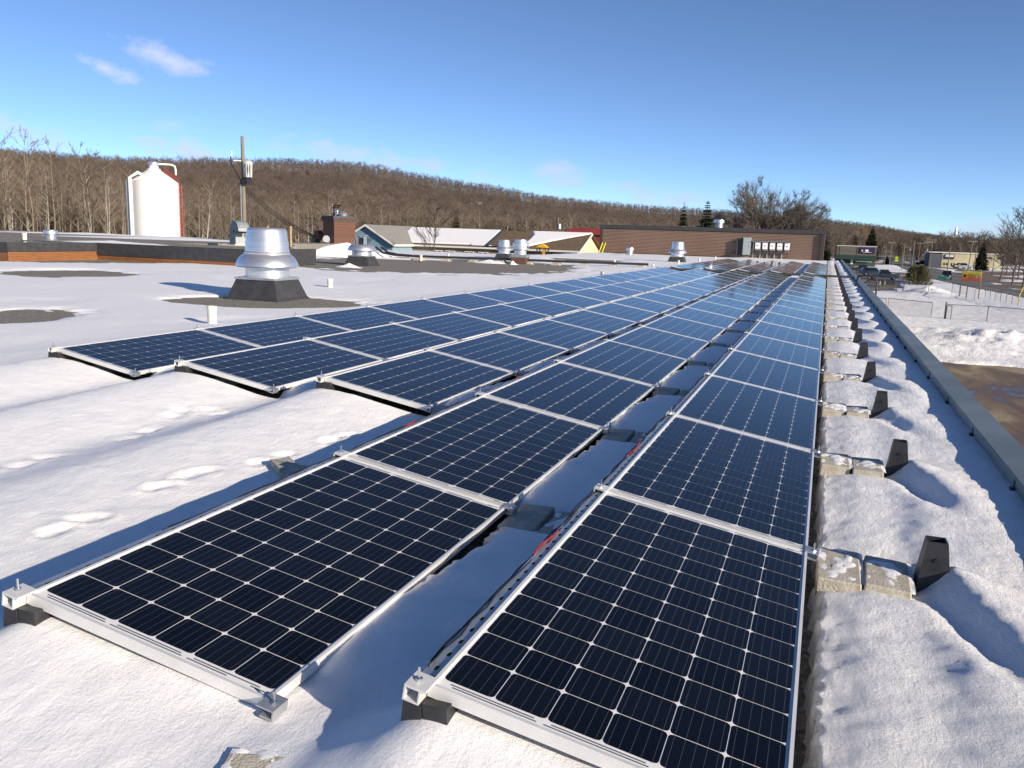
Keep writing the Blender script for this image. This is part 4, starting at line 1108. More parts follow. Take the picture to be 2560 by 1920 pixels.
for (px, D) in spots:
    pr, kd = protos[rnd.choice([0, 0, 1, 2, 3, 4, 5, 6, 7, 9, 10, 11, 0, 1, 2])]
    p = atd(px, hor(px), D); z = float(terrain(np.array([p[0]]), np.array([p[1]]))[0])
    h = np.interp(px, hx, hh) * rnd.uniform(.80, 1.04) * (1.0 + (D - 150) / 900)
    lab = '%s in the wood %s' % (KINDS[kd][2], zone(px)); grp = 'trees in the near wood'
    if pr.name in used: t = clone(pr, (p[0], p[1], z - .1), rnd.uniform(0, 6.28), (h * 1.0, h * 1.0, h), lab, grp)
    else:
        used.add(pr.name); t = pr; t.location = (p[0], p[1], z - .1); t.rotation_euler = (0, 0, rnd.uniform(0, 6.28)); t.scale = (h, h, h); t['label'] = lab; t['group'] = grp
for pr, kd in protos:
    if pr.name not in used:
        for c in list(pr.children): bpy.data.objects.remove(c)
        bpy.data.objects.remove(pr)
# the far wood on the hill: one mass, instanced
def wood_protos():
    out = bpy.data.collections.new('wood_prototypes')
    defs = [(M['bark'], M['twig']), (M['twigred'], M['twigred']), (M['barkpale'], M['twig']), (M['barkdark'], M['twigred']), (M['twigred'], M['twigred2']), (M['barkdark'], M['twigdark'])]
    for k, (b_, t_) in enumerate(defs):
        T, Cn = bare_tree(300 + k, H=.84, rnd_crown=True, clear=.24, spread=1.0, crown=.36, nb=(15, 18), sub=((5, 6), (5, 6)), trunkr=.010, trad=.0030)
        n = len(T.v); T.v += Cn.v; T.f += [tuple(i + n for i in f) for f in Cn.f]; T.m += [1] * len(Cn.f)
        o = bpy.data.objects.new('wood_tree', T.mesh('wood_tree', [b_, t_])); out.objects.link(o)
    # two conifers among them
    for k in range(2):
        b = MB(); r2 = random.Random(400 + k)
        for z in np.linspace(.08, .97, 16):
            R = .20 * (1 - z) + .01
            for a in range(9):
                az = r2.uniform(0, 6.28); d = Vector((cos(az), sin(az), -.35)); b.cone3(Vector((0, 0, z)), d.normalized(), R * r2.uniform(.7, 1.15), .022)
        o = bpy.data.objects.new('wood_tree', b.mesh('wood_tree', M['needle'])); out.objects.link(o)
    return out
M['needle'] = noisy('dark_green_needles', (.012, .022, .012), (.030, .046, .022), 1.0, .8)
M['cedar'] = noisy('olive_cedar_foliage', (.055, .052, .018), (.10, .088, .032), 1.2, .8)
wc = wood_protos()
rnd = random.Random(9)
pts, rots, scl, idx = [], [], [], []
for (px, py, D), (px2, py2, D2) in zip(SKY[:-1], SKY[1:]):
    if px2 < -300: continue
    for row in range(64):
        f = row / 63.0
        n = max(2, int((px2 - px) / 6.0))
        for k in range(n):
            u = (k + rnd.random()) / n; x = px + (px2 - px) * u; Dk = D + (D2 - D) * u
            r0 = 215 if x < 1560 else (250 if x < 2040 else 330)
            r = r0 + (Dk * 1.03 - r0) * (f ** 1.25) * rnd.uniform(.97, 1.03)
            d = ray(x, hor(x)); az = atan2(d[0], d[1]); q = (r * sin(az), r * cos(az))
            if x > 2040 and r < 760:
                w = min(np.hypot(road_poly[:, 0] - q[0], road_poly[:, 1] - q[1]))
                if w < 22 or bool(in_poly(np.array([q[0]]), np.array([q[1]]), road_poly)[0]) or rnd.random() < .25: continue
            if x > 2060 and r < 380: continue
            pts.append(q); rots.append(rnd.uniform(0, 6.28))
            base = TREE_H * (1.0 if Dk < 1500 else 1.2)
            h = base * rnd.uniform(.62, 1.15) * (1.0 if r > 300 else .92)
            con = rnd.random() < (.012 if x < 1500 else .03)
            near_k = [0, 0, 2, 3, 5, 1]; far_k = [1, 3, 3, 4, 4, 1, 5]
            scl.append(h); idx.append((6 + rnd.randint(0, 1), 0, 0, 0) if con else (rnd.choice(near_k), rnd.choice(far_k), rnd.random() - (r - 230) / 260, (x, r)))
_pn = fbm(np.array([q[3][0] / 130.0 if q[3] else 0 for q in idx]), np.array([q[3][1] / 60.0 if q[3] else 0 for q in idx]), 3, 140)
idx = [q[0] if (not q[3] or q[2] > 0 or n > .10) else q[1] for q, n in zip(idx, _pn)]
P2 = np.array(pts); Zt = terrain(P2[:, 0], P2[:, 1]) - .3
me = bpy.data.meshes.new('hill_wood'); me.from_pydata(np.column_stack([P2, Zt]).tolist(), [], [])
for nm, typ, dat in (('rz', 'FLOAT', rots), ('sc', 'FLOAT', scl), ('pi', 'INT', idx)):
    a = me.attributes.new(nm, typ, 'POINT'); a.data.foreach_set('value', dat)
hw = obj('hill_wood', me); tag(hw, 'leafless brown wood covering the long hill behind the town', 'wood', kind='stuff')
ng = bpy.data.node_groups.new('scatter_wood', 'GeometryNodeTree')
ng.interface.new_socket('Geometry', in_out='INPUT', socket_type='NodeSocketGeometry'); ng.interface.new_socket('Geometry', in_out='OUTPUT', socket_type='NodeSocketGeometry')
gi, go = ng.nodes.new('NodeGroupInput'), ng.nodes.new('NodeGroupOutput')
ci = ng.nodes.new('GeometryNodeCollectionInfo'); ci.inputs['Collection'].default_value = wc; ci.inputs['Separate Children'].default_value = True; ci.inputs['Reset Children'].default_value = True
ip = ng.nodes.new('GeometryNodeInstanceOnPoints'); ip.inputs['Pick Instance'].default_value = True
def attr(nm, typ):
    n = ng.nodes.new('GeometryNodeInputNamedAttribute'); n.data_type = typ; n.inputs['Name'].default_value = nm; return n.outputs['Attribute']
cx = ng.nodes.new('ShaderNodeCombineXYZ'); ng.links.new(attr('rz', 'FLOAT'), cx.inputs[2])
ng.links.new(gi.outputs[0], ip.inputs['Points']); ng.links.new(ci.outputs[0], ip.inputs['Instance']); ng.links.new(attr('pi', 'INT'), ip.inputs['Instance Index'])
ng.links.new(cx.outputs[0], ip.inputs['Rotation']); ng.links.new(attr('sc', 'FLOAT'), ip.inputs['Scale']); ng.links.new(ip.outputs[0], go.inputs[0])
md = hw.modifiers.new('scatter', 'NODES'); md.node_group = ng

# the big spreading oak behind the brown building
def big_tree(name, seed, loc, H, label, barkm, twigm, maxlev=5, nlimb=8, spread=.62, lean_out=1.0, trunk=.12, r0=.5, trad=.022, nch=(4, 5), up=.10):
    rnd = random.Random(seed); T, Cn = MB(), MB()
    hb = H * trunk
    T.tube([(0, 0, -.5), (0, 0, 0), (.05, .02, hb * .6), (.0, 0, hb * 1.1)], [r0 * 1.5, r0 * 1.15, r0 * .95, r0 * .8], 9, False)
    for k in range(nlimb):
        az = 2 * pi * (k + rnd.uniform(-.3, .3)) / nlimb
        el = [.35, 1.0, .6, 2.2, .45, 1.4][k % 6] / lean_out
        d = Vector((cos(az), sin(az), el)).normalized()
        grow(T, Cn, Vector((0, 0, hb * rnd.uniform(.75, 1.1))), d, H * rnd.uniform(.46, .60) * (1.15 if el < .6 else .92), r0 * .55, 0, maxlev, rnd, up, spread, nch, trad=trad)
    if ENV[0]:                   # fine outer sprays, each springing from an existing twig
        base = [Vector(v) for v in Cn.v]; c0 = Vector((0, 0, H * .36))
        for k in range(7500):
            a = rnd.choice(base); e = ENV[0](a)
            if e > .95 or e < .12: continue
            d = ((a - c0).normalized() + Vector((rnd.uniform(-1, 1), rnd.uniform(-1, 1), rnd.uniform(-.4, 1))) * .6).normalized()
            L = rnd.uniform(.8, 2.6)
            while ENV[0](a + d * L) > 1.04 and L > .3: L *= .75
            Cn.cone3(a, d, L, trad * .6)
    t = thing(name, label, 'tree', loc); T.build('trunk', barkm, t, True); Cn.build('crown', twigm, t); return t
ENV[0] = lambda q: (q.x * q.x + q.y * q.y) / 10.6 ** 2 + ((q.z - 7.2) / 10.6) ** 2
p = atd(1925, 620, 150); big_tree('oak_tree', 8, (p[0], p[1], G), 17.5, 'huge spreading leafless oak behind the brown building', M['barkdark'], M['twigoak'], 5, 20, .80, 1.0, .24, .62, .028, (4, 5), .10)
ENV[0] = None
p = atd(1085, 640, 118); t = tree_proto(501, M['barkdark'], M['twigdark'], 'small bare tree before the long snow-roofed house', clear=.18, crown=.5, nb=(15, 17), trunkr=.013, trad=.0022); t.location = (p[0], p[1], G); t.scale = (9.0, 9.0, 9.4)
def spruce(loc, H, R, label, seed, m=None, name='spruce_tree', droop=.35, nw=46, nb=13):
    rnd = random.Random(seed); t = thing(name, label, 'tree', loc)
    b = MB(); b.tube([(0, 0, -.3), (0, 0, H * .96)], [R * .085, .02], 6, False); b.build('trunk', M['barkdark'], t)
    b = MB()
    for i in range(nw):
        z = H * (.07 + .92 * (i + rnd.uniform(-.6, .6)) / nw); Rz = R * (1 - i / nw) ** .85 * rnd.uniform(.85, 1.1) + .08
        for k in range(nb):
            az = 2 * pi * (k + rnd.random()) / nb; L = Rz * rnd.uniform(.7, 1.12)
            o = Vector((0, 0, z)); d = Vector((cos(az), sin(az), -droop * rnd.uniform(.4, 1.2))).normalized(); sd = d.cross(Vector((0, 0, 1))).normalized()
            for j in range(7):
                f = (j + .8) / 7.5; c = o + d * L * f + Vector((0, 0, L * .18 * f * f)); w = L * .42 * (1.15 - f)
                for s_ in (-1, 1):
                    dd = (d * .8 + sd * s_ + Vector((0, 0, rnd.uniform(-.5, .15)))).normalized()
                    e = c + dd * w; n = Vector((0, 0, 1)) * w * .22
                    b.face([c - n * .5, e - n, e + d * w * .35, c + n])
    b.build('crown', m or M['needle'], t); return t
p = atd(1705, 600, 135); spruce((p[0], p[1], G), 12.2, 2.3, 'slim dark spruce, left of the two behind the brown building', 1)
p = atd(1763, 600, 128); spruce((p[0], p[1], G), 12.2, 3.3, 'ragged broad spruce between the slim spruce and the oak', 2, droop=.2)
p = atz(2451, 676, G); D = hypot(p[0], p[1]); spruce((p[0], p[1], G), 66 * D / F, 17 * D / F, 'tall dark spruce before the cream warehouse', 3, droop=.25)
p = atd(1140, 600, 175); spruce((p[0], p[1], G), 11, 2.0, 'rusty green cedar behind the snow-roofed house', 4, M['cedar'], 'cedar_tree', .1)
p = atd(2135, 615, 420); spruce((p[0], p[1], G), 12, 3, 'small dark spruce right of the dark store', 5)
p = atd(2178, 615, 400); spruce((p[0], p[1], G), 16, 4.5, 'dark spruce at the bend where the road begins', 6)
p = atd(2065, 600, 330); spruce((p[0], p[1], G), 12, 3, 'dark spruce behind the right end of the brown building', 7)
p = atd(2218, 640, 330); spruce((p[0], p[1], G), 3.0, 1.3, 'tiny conifer on the snowy verge', 8)
# conifer bush by the fence
def bush(loc, R, H, label, seed, m):
    rnd = random.Random(seed); t = thing('conifer_bush', label, 'bush', loc); b = MB()
    for k in range(1500):
        az = rnd.uniform(0, 6.28); zz = rnd.random() ** .8; rr_ = R * (1 - .55 * zz ** 2) * sqrt(rnd.random()) * rnd.uniform(.8, 1.12)
        o = Vector((rr_ * cos(az), rr_ * sin(az), H * zz * .9)); d = Vector((cos(az) * .6, sin(az) * .6, rnd.uniform(.3, 1.3))).normalized()
        b.cone3(o, d, rnd.uniform(.3, .65), .07)
    b.build('crown', m, t); b = MB(); b.tube([(0, 0, -.1), (0, 0, H * .6)], [.12, .04], 6); b.build('stem', M['barkdark'], t); return t
p = atz(2293, 713, G); bush((p[0], p[1], G), 2.1, 3.3, 'rounded olive conifer bush behind the chain-link fence', 1, M['cedar'])
# bare trees at the right border and golden willow
for k, (px, py, hp, D) in enumerate(((2500, 700, 125, 0), (2530, 712, 150, 0), (2556, 718, 150, 0), (2580, 722, 150, 0), (2480, 690, 80, 0), (2515, 690, 100, 0), (2545, 700, 130, 0))):
    p = atz(px, py, G); D = hypot(p[0], p[1]); h = hp * D / F
    t = tree_proto(520 + k, M['barkdark'], M['twigdark'], 'bare tree at the right border, %s of the clump' % ordn(k).replace('nearest', 'first'), clear=.12, crown=.42, nb=(18, 22), trunkr=.012, trad=.0016, forks=2 if k % 2 else 1)
    t.location = (p[0], p[1], G); t.scale = (h, h, h); t['group'] = 'bare trees at the right border'
p = atd(2165, 612, 480)
t = tree_proto(540, M['bark'], M['twiggold'], 'round golden-twigged willow behind the dark store', clear=.1, crown=.62, nb=(30, 34), trunkr=.02, trad=.003, sub=((6, 8), (6, 7))); t.location = (p[0], p[1], G); t.scale = (17, 17, 14.5)

# ------------------------------------------------------------------ silo and utility poles
M['white'] = noisy('white_paint', (.80, .79, .74), (.86, .85, .80), .6, .45)
M['redpaint'] = mat('red_paint', (.42, .03, .03), .5)
D = 93.0; u_ = D / F
p = atd(390, 557, D)
si = thing('silo', 'white pellet silo with domed cap, filler pipe and red ladder', 'silo', (p[0], p[1], G))
zt = lambda py, px=390: CZ + (hor(px) - py) * u_ - G
Rs = 101 * u_ / 2
ax_r = np.array([cos(YAW - .42 + .0), 0])
lat = Vector((ray(390, 557)[1], -ray(390, 557)[0], 0)).normalized()      # to the right as seen from the roof
tow = -Vector((ray(390, 557)[0], ray(390, 557)[1], 0)).normalized()      # towards the roof
zsh, zdm = zt(468), zt(441)
lathe_obj('shell', [(Rs, 0), (Rs, zsh), (Rs * 1.01, zsh + .02), (Rs * .28, zdm)], M['white'], si, 48)
lathe_obj('neck', [(Rs * .28, zdm - .02), (Rs * .28, zdm + .12), (Rs * .20, zdm + .13), (Rs * .20, zdm + .38)], M['white'], si, 24)
lathe_obj('cap', [(Rs * .20, zdm + .38), (Rs * .24, zdm + .5), (Rs * .23, zdm + .72), (Rs * .14, zdm + .86), (0, zdm + .9)], M['spun'], si, 20)
b = MB(); c0 = lat * (-Rs * .98) + tow * .9
b.tube([c0, c0 + Vector((0, 0, zsh + .35)), c0 + lat * .75 + Vector((0, 0, zsh + .85)), c0 + lat * 1.1 + Vector((0, 0, zsh + .65)), c0 + lat * 1.15 + Vector((0, 0, zsh + .2))], .17, 10); o = b.build('filler_pipe', M['white'], si); smooth_by_angle(o, 50)
b = MB(); c0 = lat * (-Rs * 1.08) + tow * .45; b.tube([c0, c0 + Vector((0, 0, zsh + .1))], .17, 10); b.build('drop_pipe', M['white'], si)
b = MB(); c0 = Vector((0, 0, zdm + .62)); b.tube([c0 + lat * (Rs * .2), c0 + lat * (Rs * .72), c0 + lat * (Rs * .86) + Vector((0, 0, -.12)), c0 + lat * (Rs * .90) + Vector((0, 0, -.45)), c0 + lat * (Rs * .90) + Vector((0, 0, -1.0))], .09, 8); o = b.build('vent_pipe', M['white'], si); smooth_by_angle(o, 50)
b = MB()
for e in (.04, .28):
    c0 = lat * (Rs + e); b.tube([c0 + Vector((0, 0, .3)), c0 + Vector((0, 0, zsh - .1))], .035, 4)
    b.tube([lat * (Rs + e * .4) + Vector((0, 0, zsh - .1 + e)), lat * (Rs * .42 + e * .2) + Vector((0, 0, zdm - .05 + e * .9))], .04, 4)
b.build('ladder_rails', M['redpaint'], si)
for z in np.arange(.5, zsh - .2, .38):
    b = MB(); b.box((-.015, -.10, z - .018), (.015, .10, z + .018), 0, Matrix.Translation(lat * (Rs + .16)) @ Matrix.Rotation(atan2(lat.y, lat.x) + pi / 2, 4, 'Z')); b.build('rung', M['redpaint'], si)

M['polewood'] = noisy('weathered_pole', (.14, .125, .09), (.24, .215, .16), 2, .9, cs=(1, 1, .15))
def utility_pole(loc, H, label, arms=1, trans=False, rz=0.0, r=.15, lean=(0, 0)):
    t = thing('utility_pole', label, 'utility pole', loc, rz, 'utility poles')
    b = MB(); b.tube([(0, 0, -.3), (lean[0] * H, lean[1] * H, H)], [r, r * .72], 8); b.build('pole', M['polewood'], t)
    tx, ty = lean[0] * H * .93, lean[1] * H * .93
    for a in range(arms):
        z = H * (.955 - .07 * a); b = MB(); b.box((tx - 1.1, ty - .06, z - .06), (tx + 1.1, ty + .06, z + .06)); c = b.build('crossarm', M['polewood'], t)
        for e in (-1.0, -.55, .55, 1.0):
            b = MB(); b.lathe([(.05, z + .06), (.06, z + .14), (.03, z + .2), (0, z + .2)], 8, (tx + e, ty, 0)); b.build('insulator', M['white'], c)
    if trans:
        z = H * .82; b = MB(); b.lathe([(.0, z - .5), (.26, z - .5), (.27, z + .4), (.22, z + .48), (0, z + .48)], 14, (tx + .38, ty, 0)); b.build('transformer', M['white'], t)
    return t
D = 62.0; u_ = D / F; p = atd(611, 564, D); H = CZ + (hor(610) - 362) * u_ - G
up_ = utility_pole((p[0], p[1], G), H, 'wooden utility pole with grey transformer beside the raised roof', 0, False, 0, .16)
lat = Vector((ray(611, 564)[1], -ray(611, 564)[0], 0)).normalized(); tow = -Vector((ray(611, 564)[0], ray(611, 564)[1], 0)).normalized()
zpx = lambda py: CZ + (hor(611) - py) * u_ - G
M['transf'] = noisy('transformer_grey', (.42, .44, .42), (.52, .54, .51), 3, .45)
c0 = lat * .30 + tow * .28
b = MB(); b.lathe([(0, zpx(454)), (.29, zpx(454)), (.33, zpx(424)), (.34, zpx(423)), (.34, zpx(419)), (.2, zpx(416)), (0, zpx(415))], 20, tuple(c0)); o = b.build('transformer', M['transf'], up_); smooth_by_angle(o, 40)
for e in (-.15, .0, .15):
    b = MB(); q = c0 + lat * e + tow * .30; b.tube([q + Vector((0, 0, zpx(424))), q + tow * .08 + Vector((0, 0, zpx(434))), q - tow * .05 + Vector((0, 0, zpx(456)))], .022, 5); b.build('lead', M['blackcable'], up_)
b = MB(); b.box((-.5, -.03, zpx(417) - .03), (.0, .03, zpx(417) + .03), 0, Matrix.Translation(-lat * .12) @ Matrix.Rotation(atan2(lat.y, lat.x), 4, 'Z')); b.build('bracket', M['white'], up_)
b = MB(); q = -lat * .72; b.tube([q + Vector((0, 0, zpx(396))), q - lat * .06 + Vector((0, 0, zpx(408)))], [.03, .07], 8); b.build('arrester', M['white'], up_)
b = MB(); b.tube([q - lat * .06 + Vector((0, 0, zpx(408))), q - lat * .06 + Vector((0, 0, zpx(425))), -lat * .45 + Vector((0, 0, zpx(443))), -lat * .17 + Vector((0, 0, zpx(462))), -lat * .17 + Vector((0, 0, zpx(500)))], .045, 6); b.build('riser_cable', M['blackcable'], up_)
b = MB(); b.tube([-lat * .17 + Vector((0, 0, 0)), -lat * .17 + Vector((0, 0, zpx(470)))], .05, 6); b.build('riser_conduit', M['steel'], up_)
b = MB(); b.box((-.24, -.24, zpx(470)), (.24, .24, zpx(455)), 0, Matrix.Translation(tuple(c0 * .6))); b.build('bracket_plate', M['blackplastic'], up_)
A0 = Vector((p[0], p[1], G)); B0 = Vector(atz(792, 628, 0)) + Vector((0, 0, 1.0))
for q in range(3):
    a = A0 + Vector((0, 0, zpx(470 + 5 * q))); e = B0 + Vector((.1 * q, .2 * q, -.1 * q)); pts = []
    for f in np.linspace(0, 1, 12): pts.append(a.lerp(e, f) + Vector((0, 0, -(.7 + .18 * q) * 4 * f * (1 - f) * .5)))
    b = MB(); b.tube(pts, .03, 5); tag(b.build('service_cable', M['blackcable']), 'black cable sagging from the utility pole to the chimney, %s of three' % ['top', 'middle', 'lowest'][q], 'cable', 'service cables')

# ------------------------------------------------------------------ houses beyond the roof
M['bluewood'] = noisy('blue_vertical_siding', (.19, .315, .375), (.22, .36, .42), 1.0, .7)
M['shingle'] = noisy('grey_shingles', (.20, .195, .185), (.26, .255, .24), 3, .9)
M['brownshingle'] = noisy('brown_shingles', (.115, .08, .05), (.165, .115, .07), 2, .9)
M['cream'] = mat('cream_siding', (.66, .57, .38), .7)
M['tanbrick'] = noisy('tan_brick', (.30, .235, .155), (.40, .325, .22), 2.5, .9)
M['window'] = mat('dark_window', (.03, .035, .045), .1, 0, .6)
M['trim'] = mat('white_trim', (.80, .79, .76), .5)
roofsnow = M['snow']
# blue garage: axis aligned, gable to the viewer
YG = aty(916, 560, 112.0); Yg = 112.0
apex = aty(917, 561, Yg); eaveR = aty(988, 611, Yg); hwid = eaveR[0] - apex[0]
base_z = G
bh = thing('blue_house', 'blue board-sided garage house with grey shingle gable roof', 'house', (apex[0], Yg, base_z))
za, ze = apex[2] - base_z, eaveR[2] - base_z
Lr = 15.5; wo = hwid - .45; zw = ze + (za - ze) * .45 / hwid
b = MB()
b.face([(-wo, 0, 0), (wo, 0, 0), (wo, 0, zw - .05), (0, 0, za - .12), (-wo, 0, zw - .05)]); b.build('gable_wall', M['bluewood'], bh)
for x in np.arange(-wo + .15, wo, .32):
    zt_ = zw + (za - zw) * (1 - abs(x) / wo) - .25
    b = MB(); b.box((x - .03, -.03, 0), (x + .03, -.002, zt_)); b.build('batten', M['bluewood'], bh)
b = MB(); b.box((wo - .02, .02, 0), (wo, Lr - .6, zw - .06)); b.box((-wo, .02, 0), (-wo + .02, Lr - .6, zw - .06)); b.box((-wo, Lr - .62, 0), (wo, Lr - .6, zw - .06)); b.build('side_wall', M['bluewood'], bh)
for s_ in (-1, 1):
    b = MB(); b.hexa([(0, -.5, za - .10), (s_ * hwid, -.5, ze - .10), (s_ * hwid, Lr, ze - .10), (0, Lr, za - .10), (0, -.5, za), (s_ * hwid, -.5, ze), (s_ * hwid, Lr, ze), (0, Lr, za)]); b.build('roof_slope', M['shingle'], bh)
    b = MB(); b.hexa([(0, -.56, za - .26), (s_ * hwid, -.56, ze - .26), (s_ * hwid, -.505, ze - .26), (0, -.505, za - .26), (0, -.56, za + .02), (s_ * (hwid + .02), -.56, ze + .02), (s_ * (hwid + .02), -.505, ze + .02), (0, -.505, za + .02)]); b.build('barge_board', M['trim'], bh)
    b = MB(); b.box((s_ * hwid - .06, -.5, ze - .30), (s_ * hwid + .06, Lr, ze - .02)); b.build('gutter', M['trim'], bh)
b = MB(); b.box((.9, -.05, 0), (4.4, -.004, 2.55)); dr = b.build('garage_door', M['cream'], bh)
for (x0, x1, z0, z1) in ((.72, .9, 0, 2.75), (4.4, 4.58, 0, 2.75), (.9, 4.4, 2.56, 2.75)):
    b = MB(); b.box((x0, -.09, z0), (x1, -.004, z1)); b.build('door_trim', M['trim'], bh)
b = MB(); b.box((wo + .001, 3.0, 1.2), (wo + .04, 3.9, 2.4)); b.build('window', M['trim'], bh)
# long tan house under snow
Yh = 118.0
Lc, Rc = aty(1040, 612, Yh), aty(1445, 627, Yh)
zE = Rc[2] - G; xr_, xl_ = Rc[0], Lc[0] - 4
dep = 13.0
ridge = aty(1479, 584, Yh + dep / 2); zR = ridge[2] - G
lh = thing('long_house', 'long tan house with snow on its roof and cream gable end', 'house', (0, Yh, G))
b = MB(); b.box((xl_, .5, 0), (xr_ - .25, dep - .5, zE - .1)); b.build('wall', M['tanbrick'], lh)
b = MB(); b.face([(xr_ - .22, .5, 0), (xr_ - .22, dep - .5, 0), (xr_ - .22, dep - .5, zE), (xr_ - .22, dep / 2, zR - .15), (xr_ - .22, .5, zE)]); b.build('gable_wall', M['cream'], lh)
for (a0, a1, m_) in ((0, 1, 0),):
    b = MB(); b.hexa([(xl_, 0, zE - .12), (xr_ + .3, 0, zE - .12), (xr_ + .3, dep / 2, zR - .12), (xl_, dep / 2, zR - .12), (xl_, 0, zE), (xr_ + .3, 0, zE), (xr_ + .3, dep / 2, zR), (xl_, dep / 2, zR)]); b.build('roof_slope', M['brownshingle'], lh)
    b = MB(); b.hexa([(xl_, dep, zE - .12), (xl_, dep / 2, zR - .12), (xr_ + .3, dep / 2, zR - .12), (xr_ + .3, dep, zE - .12), (xl_, dep, zE), (xl_, dep / 2, zR), (xr_ + .3, dep / 2, zR), (xr_ + .3, dep, zE)]); b.build('roof_slope', M['brownshingle'], lh)
b = MB(); b.hexa([(xr_ + .3, -.02, zE - .25), (xr_ + .36, -.02, zE - .25), (xr_ + .36, dep / 2, zR - .25), (xr_ + .3, dep / 2, zR - .25), (xr_ + .3, -.02, zE + .03), (xr_ + .36, -.02, zE + .03), (xr_ + .36, dep / 2, zR + .03), (xr_ + .3, dep / 2, zR + .03)]); b.build('barge_board', M['trim'], lh)
b = MB(); b.box((xl_, -.08, zE - .28), (xr_ + .3, -.002, zE - .02)); b.build('gutter', M['trim'], lh)
# snow blanket on the front slope, melted beside the valley and towards the gable end
nx_, ny_ = 150, 40
U_, V_ = np.meshgrid(np.linspace(xl_, xr_ + .25, nx_), np.linspace(.02, .99, ny_))
xv = aty(1256, 573, Yh + dep / 2)[0]; xg = aty(1400, 580, Yh + dep / 2)[0]; xk = aty(1330, 600, Yh + 2)[0]
wob = .8 * fbm(U_ * .3, V_ * 4, 3, 120)
e1 = ((U_ - (xv + 2.3) + wob) / 3.4) ** 2 + ((V_ - .62) / .62) ** 2
melt = (1 - sstep(.8, 1.1, e1)) * (U_ > xv - .2)
line = xr_ + .8 - 9.5 * (1 - V_ ** 1.3)
melt = np.maximum(melt, sstep(-.3, .3, U_ - line + wob))
melt = np.maximum(melt, (1 - sstep(.06, .13, V_ + .03 * wob)) * (U_ < xv - 2) * (fbm(U_ * .2, V_, 2, 121) > -.05))
Hs = .16 - .4 * melt
SX_, SY_ = U_, V_ * dep / 2
SZ_ = zE + (zR - zE) * V_ + Hs
o = obj('roof_snow_blanket', gridmesh('roof_snow_blanket', SX_, SY_, SZ_, M['snow']), lh)
# valley of the projecting wing
vb = aty(1215, 616, Yh - .1); 
b = MB(); b.tube([(xv + .3, dep / 2, zR + .12), (vb[0] + .2, 0.0, zE + .25)], .22, 6); b.build('valley_flashing', M['flashing'], lh)
b = MB(); b.lathe([(0, 0), (.35, .05), (.5, .15)], 16, (vb[0] + 2.0, -.1, zE + .3)); b.build('satellite_dish', M['steel'], lh)
for px in (1090, 1122, 1170, 1205, 1290, 1430):
    q = aty(px, 632, Yh); wdt = 1.6 if px < 1250 else 2.2
    b = MB(); b.box((q[0] - wdt / 2, .40, zE - 2.3), (q[0] + wdt / 2, .496, zE - .75)); w_ = b.build('window', M['trim'], lh)
    for e in (-1, 1):
        b = MB(); b.box((q[0] + e * wdt * .25 - wdt * .2, .385, zE - 2.18), (q[0] + e * wdt * .25 + wdt * .2, .398, zE - .87)); b.build('pane', M['window'], w_)
# second wing and red-roofed building behind
q = aty(1462, 581, 150)
M['reddull'] = noisy('faded_red_metal', (.24, .03, .03), (.30, .045, .04), 1, .6)
rb = thing('red_shed', 'red-roofed building behind the cream gable', 'building', (q[0], 150, G))
b = MB(); b.box((-3.6, 0, 0), (3.6, 8, q[2] - G - .4)); b.build('wall', M['reddull'], rb)
b = MB(); b.hexa([(-4, -.4, q[2] - G - .4), (4, -.4, q[2] - G - .4), (4, 8.4, q[2] - G - .4), (-4, 8.4, q[2] - G - .4), (-3.2, 2, q[2] - G + .8), (4, 2, q[2] - G + .8), (4, 6, q[2] - G + .8), (-3.2, 6, q[2] - G + .8)]); b.build('roof', M['reddull'], rb)
q = aty(1357, 613, 100)
ps = thing('play_tower', 'yellow-roofed playground tower before the long house', 'play tower', (q[0], 100, G))
zt_ = q[2] - G
M['playyel'] = mat('yellow_plastic', (.72, .42, .02), .5)
b = MB(); b.hexa(ringxy(-.68, .68, -.68, .68, zt_ - .28) + ringxy(-.12, .12, -.12, .12, zt_ + .18)); b.build('roof', M['playyel'], ps)
for x in (-.55, .55):
    for y in (-.55, .55): b = MB(); b.box((x - .06, y - .06, 0), (x + .06, y + .06, zt_ - .281)); b.build('post', M['darktrim'], ps)
b = MB(); b.box((-.6, -.6, zt_ - 1.6), (.6, .6, zt_ - 1.5)); b.build('deck', M['playyel'], ps)
b = MB(); b.box((.15, -.62, zt_ - 1.5), (.55, -.57, zt_ - .5)); b.build('panel', M['playyel'], ps)
p = atd(1394, 585, 165); utility_pole((p[0], p[1], G), 9.6, 'distant utility pole with white transformer behind the long house', 0, True, -.3)

# ------------------------------------------------------------------ town on the right
def gpos(px, py): return atz(px, py, G)
def hpx(px, py, n): q = gpos(px, py); return n * hypot(q[0], q[1]) / F
poles = [(2418, 684, 72, 1), (2323, 667, 61, 2), (2313, 663, 52, 1), (2311, 658, 36, 0), (2294, 660, 47, 1), (2277, 681, 70, 0), (2269, 654, 32, 1), (2254, 675, 59, 0), (2254, 654, 25, 0), (2223, 663, 52, 1), (2210, 663, 41, 0), (2203, 624, 21, 1), (2368, 678, 55, 0), (2433, 683, 59, 0)]
for k, (px, py, hp, arms) in enumerate(poles):
    q = gpos(px, py); H = hpx(px, py, hp)
    if H > 16: 
        q = q * (11.0 / H) if False else q
    utility_pole((q[0], q[1], G), H, 'street utility pole, %s from the left along the road' % (['seventh', 'twelfth', 'eleventh', 'tenth', 'ninth', 'eighth', 'sixth', 'fifth', 'fourth', 'third', 'second', 'first', 'thirteenth', 'last'][k]), arms, k in (3, 6), .2, max(.14, H * .012), (.05, 0) if k == 0 else (.012, 0))
